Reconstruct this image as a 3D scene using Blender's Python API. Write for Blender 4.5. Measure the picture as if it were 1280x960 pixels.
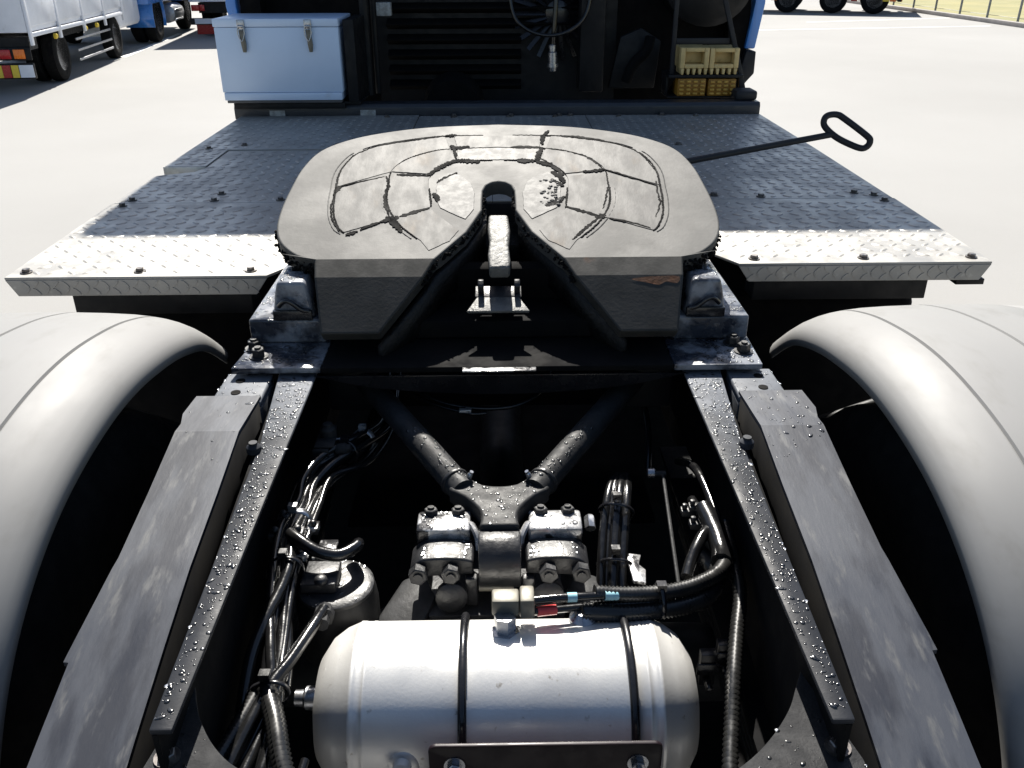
import bpy, bmesh, math, random
from mathutils import Vector, Matrix
R = math.radians
random.seed(11)
sc = bpy.context.scene
for o in list(bpy.data.objects):
    bpy.data.objects.remove(o)
COL = sc.collection

# ------------------------------------------------------------------ camera, sky, sun, exposure
cam = bpy.data.cameras.new("camera")
cam.sensor_width = 36
cam.lens = 1080 / 1280 * 36
cam.clip_start = 0.05
cam.clip_end = 3000
co = bpy.data.objects.new("camera", cam)
COL.objects.link(co)
co.location = (0, 0, 1.73)
co.rotation_euler = (Matrix.Rotation(R(-0.854), 3, 'Z') @ Matrix.Rotation(R(90 - 26.565), 3, 'X') @ Matrix.Rotation(R(-0.2), 3, 'Z')).to_euler()
sc.camera = co

EL, AZ = R(46), R(-2.5)
w = bpy.data.worlds.new("World")
sc.world = w
w.use_nodes = True
nt = w.node_tree
sky = nt.nodes.new("ShaderNodeTexSky")
sky.sky_type = 'NISHITA'
sky.sun_disc = False
sky.sun_elevation = EL
sky.sun_rotation = AZ
nt.links.new(sky.outputs[0], nt.nodes['Background'].inputs[0])
nt.nodes['Background'].inputs[1].default_value = 0.05
sl = bpy.data.lights.new("sun", 'SUN')
sl.energy = 5.0
sl.angle = R(0.53)
sl.color = (1, 0.955, 0.88)
so = bpy.data.objects.new("sun", sl)
COL.objects.link(so)
sd = Vector((math.sin(AZ) * math.cos(EL), math.cos(AZ) * math.cos(EL), math.sin(EL)))
so.rotation_euler = sd.to_track_quat('Z', 'Y').to_euler()
so.location = (-1, 20, 30)
sc.view_settings.view_transform = 'Standard'
sc.view_settings.look = 'None'
sc.view_settings.exposure = 1.32
sc.view_settings.gamma = 1
sc.view_settings.use_curve_mapping = False
sc.cycles.max_bounces = 7


# ------------------------------------------------------------------ materials
def mat(name, c1, c2=None, scale=6, lo=.4, hi=.6, r=(.5, .5), metal=0, bump=0, bscale=None, detail=6,
        stretch=(1, 1, 1), c3=None, s3=40, lo3=.55, hi3=.7, coat=0, spec=.5, wet=0, dust=None, film=.06):
    m = bpy.data.materials.new(name)
    m.use_nodes = True
    n, l = m.node_tree.nodes, m.node_tree.links
    p = n['Principled BSDF']
    p.inputs['Metallic'].default_value = metal
    p.inputs['Specular IOR Level'].default_value = spec
    if coat:
        p.inputs['Coat Weight'].default_value = coat
        p.inputs['Coat Roughness'].default_value = .08
    tc = n.new('ShaderNodeTexCoord')
    mp = n.new('ShaderNodeMapping')
    mp.inputs['Scale'].default_value = stretch
    l.new(tc.outputs['Object'], mp.inputs[0])
    c2 = c2 or c1

    def noise(s, d=detail, rough=.6):
        t = n.new('ShaderNodeTexNoise')
        t.inputs['Scale'].default_value = s
        t.inputs['Detail'].default_value = d
        t.inputs['Roughness'].default_value = rough
        l.new(mp.outputs[0], t.inputs['Vector'])
        return t.outputs[0]

    def rng(s, a, b, c=0, d=1):
        q = n.new('ShaderNodeMapRange')
        q.interpolation_type = 'SMOOTHSTEP'
        for i, v in enumerate((a, b, c, d)):
            q.inputs[i + 1].default_value = v
        l.new(s, q.inputs[0])
        return q.outputs[0]

    def mix(f, a, b):
        q = n.new('ShaderNodeMix')
        q.data_type = 'RGBA'
        l.new(f, q.inputs[0])
        for i, v in ((6, a), (7, b)):
            if isinstance(v, tuple):
                q.inputs[i].default_value = (*v, 1)
            else:
                l.new(v, q.inputs[i])
        return q.outputs[2]
    a = noise(scale)
    f = rng(a, lo, hi)
    col = mix(f, c1, c2)
    if c3:
        col = mix(rng(noise(s3, 4), lo3, hi3), col, c3)
    if dust:   # dried dust film, thick at one end of the part and thinning out with a ragged edge
        sx = n.new('ShaderNodeSeparateXYZ')
        l.new(tc.outputs['Object'], sx.inputs[0])
        ad = n.new('ShaderNodeMath')
        ad.operation = 'MULTIPLY_ADD'
        l.new(noise(14, 5), ad.inputs[0])
        ad.inputs[1].default_value = dust[2]
        l.new(sx.outputs[1], ad.inputs[2])
        col = mix(rng(ad.outputs[0], dust[0], dust[1]), col, dust[3])
    l.new(col, p.inputs['Base Color'])
    rr = rng(noise(scale * 1.7), .35, .65, r[0], r[1])
    hgt = None
    if wet:   # broken film of rain water: smoother, a little raised, irregular outline
        fl = rng(noise(wet, 5, .55), .515, .53)
        q = n.new('ShaderNodeMix')
        l.new(fl, q.inputs[0])
        l.new(rr, q.inputs[2])
        q.inputs[3].default_value = film
        rr = q.outputs[0]
        hgt = fl
    l.new(rr, p.inputs['Roughness'])
    last = None
    if bump:
        b = n.new('ShaderNodeBump')
        b.inputs['Strength'].default_value = bump
        b.inputs['Distance'].default_value = .004
        l.new(noise(bscale or scale * 8, 5), b.inputs['Height'])
        last = b
    if hgt is not None:
        b = n.new('ShaderNodeBump')
        b.inputs['Strength'].default_value = .5
        b.inputs['Distance'].default_value = .0012
        l.new(hgt, b.inputs['Height'])
        if last:
            l.new(last.outputs[0], b.inputs['Normal'])
        last = b
    if last:
        l.new(last.outputs[0], p.inputs['Normal'])
    return m


M = {}
M['asphalt'] = mat('asphalt', (.232, .229, .221), (.256, .253, .245), .12, .25, .75, (.85, .95), bump=.35, bscale=160, c3=(.195, .192, .185), s3=260, lo3=.55, hi3=.75, spec=.3)
M['road_paint'] = mat('road_paint', (.7, .69, .66), (.45, .44, .42), 9, .5, .65, (.6, .8))
M['grass'] = mat('grass', (.24, .215, .09), (.18, .175, .075), .5, .3, .7, (.9, 1), bump=.6, bscale=30)
M['kerb'] = mat('kerb', (.28, .26, .25), (.2, .19, .18), 3, .3, .7, (.8, .9))
M['deck'] = mat('deck', (.325, .312, .285), (.26, .25, .23), 7, .35, .7, (.32, .52), metal=.2, c3=(.39, .375, .34), s3=60, lo3=.58, hi3=.75, bump=.05, bscale=120)
M['deck_edge'] = mat('deck_edge', (.55, .54, .5), (.38, .37, .34), 14, .4, .7, (.4, .6), metal=.4)
M['bolt'] = mat('bolt', (.10, .09, .085), (.2, .19, .18), 60, .4, .7, (.3, .5), metal=.8)
M['black'] = mat('black', (.006, .0063, .007), (.0095, .0095, .0105), 12, .4, .7, (.45, .65), bump=.1, bscale=90, spec=.25)
M['black_matte'] = mat('black_matte', (.004, .004, .0045), (.007, .0065, .006), 12, .4, .7, (.8, .95), spec=.1)
M['black_gloss'] = mat('black_gloss', (.007, .007, .0085), (.012, .012, .0135), 9, .4, .7, (.16, .34), bump=.08, bscale=60)
M['wet_paint'] = mat('wet_paint', (.020, .023, .032), (.030, .034, .045), 9, .4, .7, (.24, .42), wet=34, bump=.1, bscale=50, c3=(.19, .20, .22), s3=11, lo3=.42, hi3=.58)
M['wet_flange'] = mat('wet_flange', (.011, .0125, .016), (.018, .020, .025), 10, .35, .7, (.45, .6), bump=.12, bscale=60, dust=(1.38, 1.84, .5, (.14, .15, .168)), spec=.15)
M['rubber'] = mat('rubber', (.006, .006, .0065), (.010, .010, .010), 30, .4, .7, (.13, .26), bump=.08, bscale=200)
M['conduit'] = mat('conduit', (.012, .012, .012), (.018, .018, .017), 30, .4, .7, (.25, .4))
M['tyre'] = mat('tyre', (.006, .006, .006), (.011, .0105, .01), 20, .4, .7, (.8, .95), bump=.3, bscale=120, spec=.12)
M['rim'] = mat('rim', (.35, .36, .38), (.24, .24, .25), 20, .4, .7, (.3, .5), metal=.7)
M['plate'] = mat('plate', (.044, .0435, .0415), (.062, .061, .058), 4, .34, .66, (.6, .67), metal=.04, c3=(.030, .0295, .0275), s3=11, lo3=.56, hi3=.80, bump=.08, bscale=90, spec=.24)
M['pad'] = mat('pad', (.040, .0395, .038), (.054, .053, .051), 16, .3, .7, (.595, .655), metal=.04, c3=(.07, .048, .027), s3=13, lo3=.54, hi3=.8, bump=.1, bscale=120, stretch=(1, .4, 1), spec=.24)
M['plate_tail'] = mat('plate_tail', (.024, .024, .022), (.034, .033, .03), 14, .35, .7, (.65, .8), metal=0, c3=(.13, .05, .016), s3=7, lo3=.6, hi3=.76, bump=.07, bscale=140, spec=.3)
M['grease'] = mat('grease', (.005, .005, .005), (.009, .0085, .008), 40, .4, .7, (.4, .65), bump=.7, bscale=130, spec=.3)
M['bare'] = mat('bare', (.115, .115, .11), (.075, .075, .07), 45, .35, .7, (.45, .6), metal=.15, bump=.7, bscale=150)
M['ramp'] = mat('ramp', (.012, .015, .024), (.036, .041, .053), 7, .42, .58, (.45, .62), metal=.0, stretch=(2.2, .5, 1), c3=(.078, .08, .083), s3=22, lo3=.54, hi3=.72, bump=.06, bscale=90, spec=.32)
M['mudguard'] = mat('mudguard', (.168, .168, .166), (.188, .187, .184), 1.6, .3, .7, (.52, .68), bump=.02, bscale=60, stretch=(1, .35, 1), c3=(.145, .143, .137), s3=18, lo3=.5, hi3=.8, spec=.33)
M['tank'] = mat('tank', (.69, .68, .65), (.62, .61, .585), 8, .35, .7, (.34, .44), metal=.45, c3=(.38, .35, .30), s3=60, lo3=.64, hi3=.76, bump=.05, bscale=220)
M['tank_bracket'] = mat('tank_bracket', (.010, .0055, .008), (.016, .009, .012), 15, .4, .7, (.3, .45), spec=.25)
M['brass'] = mat('brass', (.15, .14, .11), (.11, .10, .08), 40, .4, .7, (.4, .55), metal=.2)
M['steel'] = mat('steel', (.42, .43, .45), (.3, .3, .31), 40, .4, .7, (.22, .4), metal=.9)
M['cast'] = mat('cast', (.013, .0135, .0145), (.022, .022, .024), 25, .4, .7, (.32, .5), bump=.25, bscale=120, spec=.4)
M['vrod'] = mat('vrod', (.017, .0175, .018), (.028, .0285, .03), 25, .4, .7, (.5, .65), bump=.2, bscale=120, spec=.2)
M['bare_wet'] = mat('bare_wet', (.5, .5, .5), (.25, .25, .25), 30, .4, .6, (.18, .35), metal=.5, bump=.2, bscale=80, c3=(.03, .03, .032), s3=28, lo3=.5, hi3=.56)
M['toolbox'] = mat('toolbox', (.57, .69, .86), (.53, .65, .82), 5, .3, .7, (.32, .42), bump=.02, c3=(.48, .57, .70), s3=8, lo3=.62, hi3=.8)  # blue sky reflection mixed into the base colour of a white toolbox
M['toolbox_trim'] = mat('toolbox_trim', (.06, .06, .065), (.10, .10, .10), 8, .3, .7, (.5, .6))
M['chock'] = mat('chock', (.62, .46, .20), (.50, .36, .14), 18, .35, .7, (.5, .65), c3=(.3, .2, .07), s3=25, lo3=.6, hi3=.75)
M['chock_dark'] = mat('chock_dark', (.36, .17, .015), (.26, .12, .01), 18, .35, .7, (.5, .65), c3=(.12, .07, .012), s3=25, lo3=.6, hi3=.75)
M['blue'] = mat('blue', (.05, .22, .60), (.045, .195, .55), 4, .3, .7, (.25, .35), coat=.5)
M['white_paint'] = mat('white_paint', (.72, .74, .78), (.62, .64, .68), 2, .3, .7, (.3, .45), c3=(.5, .5, .5), s3=5, lo3=.6, hi3=.8)
M['grey_dark'] = mat('grey_dark', (.014, .015, .018), (.02, .021, .023), 8, .3, .7, (.5, .65), spec=.3)
M['bar'] = mat('bar', (.018, .021, .027), (.026, .029, .036), 8, .3, .7, (.35, .55), bump=.08, bscale=50)
M['sticker'] = mat('sticker', (.34, .35, .34), (.22, .22, .21), 60, .4, .6, (.5, .6))
M['red'] = mat('red', (.45, .02, .02), (.35, .015, .015), 30, .3, .7, (.2, .3))
M['red_tape'] = mat('red_tape', (.6, .05, .05), (.5, .04, .04), 30, .3, .7, (.3, .4))
M['blue_tape'] = mat('blue_tape', (.2, .42, .48), (.3, .5, .55), 60, .3, .7, (.3, .4))
M['orange'] = mat('orange', (.8, .2, .02), (.7, .15, .02), 30, .3, .7, (.25, .35))
M['yellow'] = mat('yellow', (.75, .55, .05), (.68, .48, .04), 30, .3, .7, (.3, .4))
M['fence'] = mat('fence', (.30, .31, .31), (.22, .23, .23), 10, .3, .7, (.5, .6), metal=.4)
M['wheel_dirt'] = mat('wheel_dirt', (.05, .05, .05), (.09, .085, .08), 10, .3, .7, (.7, .8))
M['pad_polished'] = mat('pad_polished', (.048, .048, .047), (.060, .0595, .058), 26, .3, .7, (.575, .63), metal=.05, bump=.1, bscale=140, spec=.25)
M['chock_stud'] = mat('chock_stud', (.62, .36, .06), (.5, .28, .05), 18, .35, .7, (.5, .65))
M['gusset'] = mat('gusset', (.016, .0165, .018), (.028, .0285, .03), 25, .4, .7, (.6, .75), bump=.5, bscale=160, spec=.12)
M['rust'] = mat('rust', (.16, .06, .022), (.10, .045, .02), 30, .35, .65, (.7, .85), bump=.2, bscale=120)
wb = bpy.data.materials.new('water')
wb.use_nodes = True
wn, wl = wb.node_tree.nodes, wb.node_tree.links
wt, wg, wm = wn.new('ShaderNodeBsdfTransparent'), wn.new('ShaderNodeBsdfGlossy'), wn.new('ShaderNodeMixShader')
wf = wn.new('ShaderNodeFresnel')
wf.inputs[0].default_value = 1.6
wg.inputs['Roughness'].default_value = .2
wt.inputs[0].default_value = (.86, .87, .88, 1)
wl.new(wf.outputs[0], wm.inputs[0])
wl.new(wt.outputs[0], wm.inputs[1])
wl.new(wg.outputs[0], wm.inputs[2])
wl.new(wm.outputs[0], wn['Material Output'].inputs[0])
M['water'] = wb


# ------------------------------------------------------------------ mesh helpers
class B:
    """collects shapes; build() links them as ONE mesh object"""

    def __init__(s):
        s.bm = bmesh.new()

    def face(s, pts):
        vs = [s.bm.verts.new(p) for p in pts]
        return s.bm.faces.new(vs)

    def box(s, x0, x1, y0, y1, z0, z1, mtx=None):
        v = [Vector((x, y, z)) for x in (x0, x1) for y in (y0, y1) for z in (z0, z1)]
        if mtx:
            v = [mtx @ q for q in v]
        v = [s.bm.verts.new(q) for q in v]
        for f in ((0, 1, 3, 2), (4, 6, 7, 5), (0, 4, 5, 1), (2, 3, 7, 6), (0, 2, 6, 4), (1, 5, 7, 3)):
            s.bm.faces.new([v[i] for i in f])
        return s

    def prism(s, poly, h0, h1, plane='XY', mtx=None):
        """closed outline extruded; plane names the outline's axes"""
        def P(a, b, h):
            q = {'XY': (a, b, h), 'XZ': (a, h, b), 'YZ': (h, a, b)}[plane]
            q = Vector(q)
            return mtx @ q if mtx else q
        lo = [s.bm.verts.new(P(a, b, h0)) for a, b in poly]
        hi = [s.bm.verts.new(P(a, b, h1)) for a, b in poly]
        n = len(poly)
        s.bm.faces.new(lo)
        s.bm.faces.new(hi)
        for i in range(n):
            s.bm.faces.new((lo[i], lo[(i + 1) % n], hi[(i + 1) % n], hi[i]))
        return s

    def loft(s, rings, closed=True, cap=True):
        rv = [[s.bm.verts.new(q) for q in r] for r in rings]
        n = len(rv[0])
        for a, b in zip(rv, rv[1:]):
            for i in range(n if closed else n - 1):
                s.bm.faces.new((a[i], a[(i + 1) % n], b[(i + 1) % n], b[i]))
        if cap and closed:
            s.bm.faces.new(rv[0])
            s.bm.faces.new(rv[-1])
        return s

    def tube(s, pts, r, n=10, rib=None, cap=True):
        """r: a number or one per point; rib=(pitch, depth) makes corrugated conduit"""
        pts = [Vector(q) for q in pts]
        rs = list(r) if isinstance(r, (list, tuple)) else [r] * len(pts)
        if rib:
            L = [0]
            for a, b in zip(pts, pts[1:]):
                L.append(L[-1] + (b - a).length)
            k = max(4, int(L[-1] / rib[0] * 2))
            np_, nr = [], []
            j = 0
            for i in range(k + 1):
                d = L[-1] * i / k
                while j < len(L) - 2 and L[j + 1] < d:
                    j += 1
                t = (d - L[j]) / max(1e-9, L[j + 1] - L[j])
                np_.append(pts[j].lerp(pts[j + 1], t))
                nr.append(rs[0] - (rib[1] if i % 2 else 0))
            pts, rs = np_, nr
        T = []
        for i in range(len(pts)):
            T.append((pts[min(i + 1, len(pts) - 1)] - pts[max(i - 1, 0)]).normalized())
        u = T[0].orthogonal().normalized()
        rings = []
        for i, q in enumerate(pts):
            u = (u - T[i] * u.dot(T[i])).normalized()
            v = T[i].cross(u)
            rings.append([q + (u * math.cos(2 * math.pi * k / n) + v * math.sin(2 * math.pi * k / n)) * rs[i] for k in range(n)])
        return s.loft(rings, True, cap)

    def cyl(s, a, b, r0, r1=None, n=20):
        return s.tube([a, b], [r0, r0 if r1 is None else r1], n)

    def lathe(s, a, axis, prof, n=24):
        """prof: (distance along axis, radius)"""
        a, axis = Vector(a), Vector(axis).normalized()
        u = axis.orthogonal().normalized()
        v = axis.cross(u)
        rings = [[a + axis * d + (u * math.cos(2 * math.pi * k / n) + v * math.sin(2 * math.pi * k / n)) * max(r, 1e-4) for k in range(n)] for d, r in prof]
        return s.loft(rings)

    def build(s, name, m, parent=None, bevel=0, seg=2, sharp=38, solid=0, sub=0, offset=-1):
        bm = s.bm
        bmesh.ops.recalc_face_normals(bm, faces=bm.faces)
        if bevel:
            es = [e for e in bm.edges if len(e.link_faces) == 2 and e.calc_face_angle(0) > R(25)]
            bmesh.ops.bevel(bm, geom=es, offset=bevel, segments=seg, affect='EDGES', clamp_overlap=True, profile=.5)
        me = bpy.data.meshes.new(name)
        bm.to_mesh(me)
        bm.free()
        me.materials.append(M[m] if isinstance(m, str) else m)
        me.polygons.foreach_set('use_smooth', [True] * len(me.polygons))
        me.set_sharp_from_angle(angle=R(sharp))
        o = bpy.data.objects.new(name, me)
        COL.objects.link(o)
        if parent:
            o.parent = parent
        if sub:
            q = o.modifiers.new('sub', 'SUBSURF')
            q.levels = q.render_levels = sub
        if solid:
            q = o.modifiers.new('solid', 'SOLIDIFY')
            q.thickness = solid
            q.offset = offset
        return o


def tag(o, label=None, cat=None, group=None, kind=None):
    for k, v in (('label', label), ('category', cat), ('group', group), ('kind', kind)):
        if v:
            o[k] = v
    return o


def empty(name, loc=(0, 0, 0), rz=0, parent=None):
    o = bpy.data.objects.new(name, None)
    COL.objects.link(o)
    o.location = loc
    o.rotation_euler = (0, 0, rz)
    o.empty_display_size = .1
    if parent:
        o.parent = parent
    return o


def copy_tree(o, parent=None):
    c = o.copy()
    COL.objects.link(c)
    c.parent = parent
    for ch in list(o.children):
        copy_tree(ch, c)
    return c


def spline(pts, k=8, closed=False):
    """Catmull-Rom through pts"""
    pts = [Vector(q) for q in pts]
    n = len(pts)
    out = []
    g = (lambda i: pts[i % n]) if closed else (lambda i: pts[max(0, min(n - 1, i))])
    for i in range(n if closed else n - 1):
        a, b, c, d = g(i - 1), g(i), g(i + 1), g(i + 2)
        for j in range(k):
            t = j / k
            out.append(.5 * (2 * b + (c - a) * t + (2 * a - 5 * b + 4 * c - d) * t * t + (3 * b - a - 3 * c + d) * t ** 3))
    if not closed:
        out.append(pts[-1].copy())
    return out


def sp2(pts, k=6, closed=False):
    return [(q.x, q.y) for q in spline([(a, b, 0) for a, b in pts], k, closed)]


def hexbolt(parent, p, axis, r=.011, h=.009, m='bolt', name='bolt', washer=True, stud=True):
    b = B()
    a = Vector(axis).normalized()
    p = Vector(p)
    if washer:
        b.cyl(p - a * .001, p + a * .0025, r * 1.45, r * 1.45, 18)
    b.tube([p + a * .0015, p + a * h, p + a * (h + .0012)], [r, r, r * .85], 6)
    if stud:
        b.tube([p + a * h, p + a * (h + .005)], r * .5, 10)
    return b.build(name, m, parent, sharp=30)


def inside(q, poly):
    x, y = q
    c = False
    j = len(poly) - 1
    for i in range(len(poly)):
        xi, yi = poly[i]
        xj, yj = poly[j]
        if (yi > y) != (yj > y) and x < (xj - xi) * (y - yi) / (yj - yi) + xi:
            c = not c
        j = i
    return c


def beads(parent, poly, zf, n, rmin=.0015, rmax=.005, seed=0, nrm=(0, 0, 1)):
    """rain drops standing on a surface"""
    rnd = random.Random(seed)
    xs = [q[0] for q in poly]
    ys = [q[1] for q in poly]
    b = B()
    i = t = 0
    n = int(n * 1.5)
    while i < n and t < n * 30:
        t += 1
        x, y = rnd.uniform(min(xs), max(xs)), rnd.uniform(min(ys), max(ys))
        if not inside((x, y), poly):
            continue
        i += 1
        r = .7 * rmin + (.75 * rmax - .7 * rmin) * rnd.random() ** 4
        ex, an = rnd.choice((1, 1.1, 1.25, 1.6, 2.4)), rnd.uniform(0, 3.14)
        rings = []
        for rr, hh in ((1, -.05), (.93, .22), (.7, .42), (.35, .52)):
            ring = []
            for k in range(8):
                th = 2 * math.pi * k / 8
                u, v = rr * r * math.cos(th) * ex, rr * r * math.sin(th)
                px, py = x + u * math.cos(an) - v * math.sin(an), y + u * math.sin(an) + v * math.cos(an)
                ring.append((px, py, zf(px, py) + hh * r))
            rings.append(ring)
        b.loft(rings)
    return tag(b.build('water_beads', 'water', parent, sharp=60), kind='stuff')


# ------------------------------------------------------------------ ground and setting
def struct(o):
    o['kind'] = 'structure'
    return o


b = B()
b.face([(-400, -300, 0), (13.05, -300, 0), (13.05, 600, 0), (-400, 600, 0)])
struct(b.build('asphalt_yard', 'asphalt'))
b = B()
b.face([(13.2, -300, .05), (500, -300, .05), (500, 600, .05), (13.2, 600, .05)])
struct(b.build('grass_field', 'grass'))
b = B()
b.box(13.05, 13.2, -300, 600, -.1, .11)
struct(b.build('kerb', 'kerb', bevel=.015))


def stripe(p0, p1, wd):
    p0, p1 = Vector(p0), Vector(p1)
    d = (p1 - p0).normalized()
    s = Vector((-d.y, d.x)) * wd / 2
    bb = B()
    bb.face([(q.x, q.y, .004) for q in (p0 - s, p0 + s, p1 + s, p1 - s)])
    return struct(bb.build('painted_bay_line', 'road_paint'))


stripe((-6.95, 17.2), (-7.62, 22.5), .13)
stripe((-9.9, 12.2), (-11.8, 26.0), .14)
stripe((8.4, 25.2), (13.0, 26.6), .12)
stripe((6.0, 22.6), (12.6, 23.6), .12)

# ------------------------------------------------------------------ THE TRACTOR TRUCK
truck = tag(empty('tractor_truck', (0, 0, 0)), 'blue tractor truck seen from behind, its greasy fifth wheel and chequer plate deck bare', 'truck')
T = truck

# ---- frame rails
for s in (-1, 1):
    rail = B()
    # top flange: narrows towards the tail
    rail.prism([(s * .357, 1.53), (s * .349, .655), (s * .374, .655), (s * .39, 1.0), (s * .402, 1.25), (s * .428, 1.50), (s * .432, 1.53)], .992, 1.0)
    rail.prism([(s * .357, 1.531), (s * .432, 1.531), (s * .432, 6.2), (s * .357, 6.2)], .992, 1.0)
    ro = tag(rail.build('frame_rail', 'wet_flange', T, bevel=.003), 'black painted chassis rail beaded with rain')
    web = B()
    web.prism([(s * .366, .656), (s * .372, .656), (s * .428, 1.53), (s * .422, 1.53), (s * .422, 6.2), (s * .428, 6.2)][:4], .74, .9915)
    web.prism([(s * .357, 1.53), (s * .349, .656), (s * .372, .656), (s * .428, 1.53)], .732, .7395)
    web.box(*sorted((s * .422, s * .428)), 1.5305, 6.2, .72, .9915)
    web.build('rail_web', 'black_matte', ro)
    beads(ro, [(s * .36, 1.50), (s * .352, .67), (s * .372, .67), (s * .40, 1.25), (s * .424, 1.50)], lambda x, y: 1.0, 520, .0013, .0048, 3 + s)
    # outer doubler with holes at its stub
    st = B()
    pts = [(s * .442, 1.52), (s * .438, 1.40), (s * .53, 1.40), (s * .528, 1.52)]
    st.prism(pts, .985, .999)
    st.prism([(s * .442, 1.52), (s * .438, 1.40), (s * .446, 1.40), (s * .45, 1.52)], .85, .9845)
    so_ = st.build('frame_stub', 'wet_flange', T, bevel=.006, seg=3)
    for (hx, hy) in ((.496, 1.486), (.492, 1.437)):
        h = B()
        h.cyl((s * hx, hy, .99), (s * hx, hy, 1.0005), .009, n=20)
        h.build('bolt_hole', 'black_matte', so_)
    beads(so_, pts, lambda x, y: .999, 60, .0012, .004, 31 + s)
    # stud between rail and guide
    k = B()
    k.lathe((s * .405, 1.225, .998), (0, 0, 1), [(0, .012), (.01, .012), (.014, .007), (.018, .007)], 12)
    k.build('rivet', 'wet_flange', T)
    # inner stiffener, suspension hanger, leaf pack below
    sp = B()
    for i in range(6):
        L = .62 - i * .09
        sp.box(*sorted((s * .40, s * .49)), 1.25 - L, 1.25 + L, .60 - i * .017, .615 - i * .017)
    sp.build('leaf_spring', 'black', T, bevel=.002)

# ---- rear cross member with swept gussets
g = B()
prof = sp2([(-.376, .785), (-.366, .758), (-.352, .728), (-.325, .69), (-.29, .66), (-.235, .635), (-.15, .62), (0, .615), (.15, .62), (.22, .632), (.262, .655), (.30, .688), (.333, .728), (.352, .762), (.367, .79)], 4)
poly = prof + [(.395, .66), (.40, .50), (-.40, .50), (-.395, .66)]
g.prism(poly, .925, .935)
g.box(-.40, .40, .50, .508, .70, .9245)
cm = g.build('rear_crossmember', 'gusset', T, bevel=.003)
beads(cm, poly, lambda x, y: .935, 240, .0013, .0042, 5)
for s in (-1, 1):
    for (x, y) in ((.372, .675), (.355, .60)):
        hexbolt(cm, (s * x, y, .935), (0, 0, 1), .010, .008)

# ---- sloping trailer guides on both sides
for s in (-1, 1):
    pr = [(1.415, 1.004), (1.27, 1.012), (1.13, .983), (.98, .956), (.86, .925), (.745, .893), (.55, .835), (.40, .79)]
    inn = .44

    def outx(y):
        if y > 1.3:
            return .557
        if y > 1.0:
            return .547
        if y > .838:
            return .547 + (1.0 - y) / .162 * .016
        return .556
    ys = sorted({q[0] for q in pr} | {1.34, 1.30, 1.2, 1.06, 1.0, .92, .839, .838, .64}, reverse=True)

    def zz(y):
        for (a, za), (c, zc) in zip(pr, pr[1:]):
            if c <= y <= a:
                return zc + (za - zc) * (y - c) / (a - c)
        return pr[-1][1]
    TH = .007
    gd = B()
    gd.loft([[(s * inn, y, zz(y)), (s * outx(y), y, zz(y)), (s * outx(y), y, zz(y) - TH), (s * inn, y, zz(y) - TH)] for y in ys])
    tp = tag(gd.build('trailer_guide', 'ramp', T, sharp=8), 'scuffed steel trailer guide sloping towards the rear')
    sd_ = B()
    for xx_ in (inn + .0035, .541):
        rows = []
        for y in ys:
            dp = .13 if y > 1.3 else .13 + (1.3 - y) * .05
            if y > 1.38:
                dp = .13
            rows.append([(s * xx_, y + (.0 if y < 1.4 else -.004), zz(y) - TH - .0005), (s * xx_, y + (.03 if y > 1.4 else 0), zz(y) - dp)])
        for (a, c), (d, e) in zip(rows, rows[1:]):
            sd_.face([a, c, e, d])
    bmesh.ops.remove_doubles(sd_.bm, verts=sd_.bm.verts, dist=1e-5)
    sd_.build('guide_web', 'black_matte', tp, solid=.006, offset=0)
    beads(tp, [(s * .445, 1.41), (s * .445, 1.18), (s * .54, 1.22), (s * .55, 1.41)], lambda x, y: zz(y), 40 if s > 0 else 8, .0015, .005, 40 + s)

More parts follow.
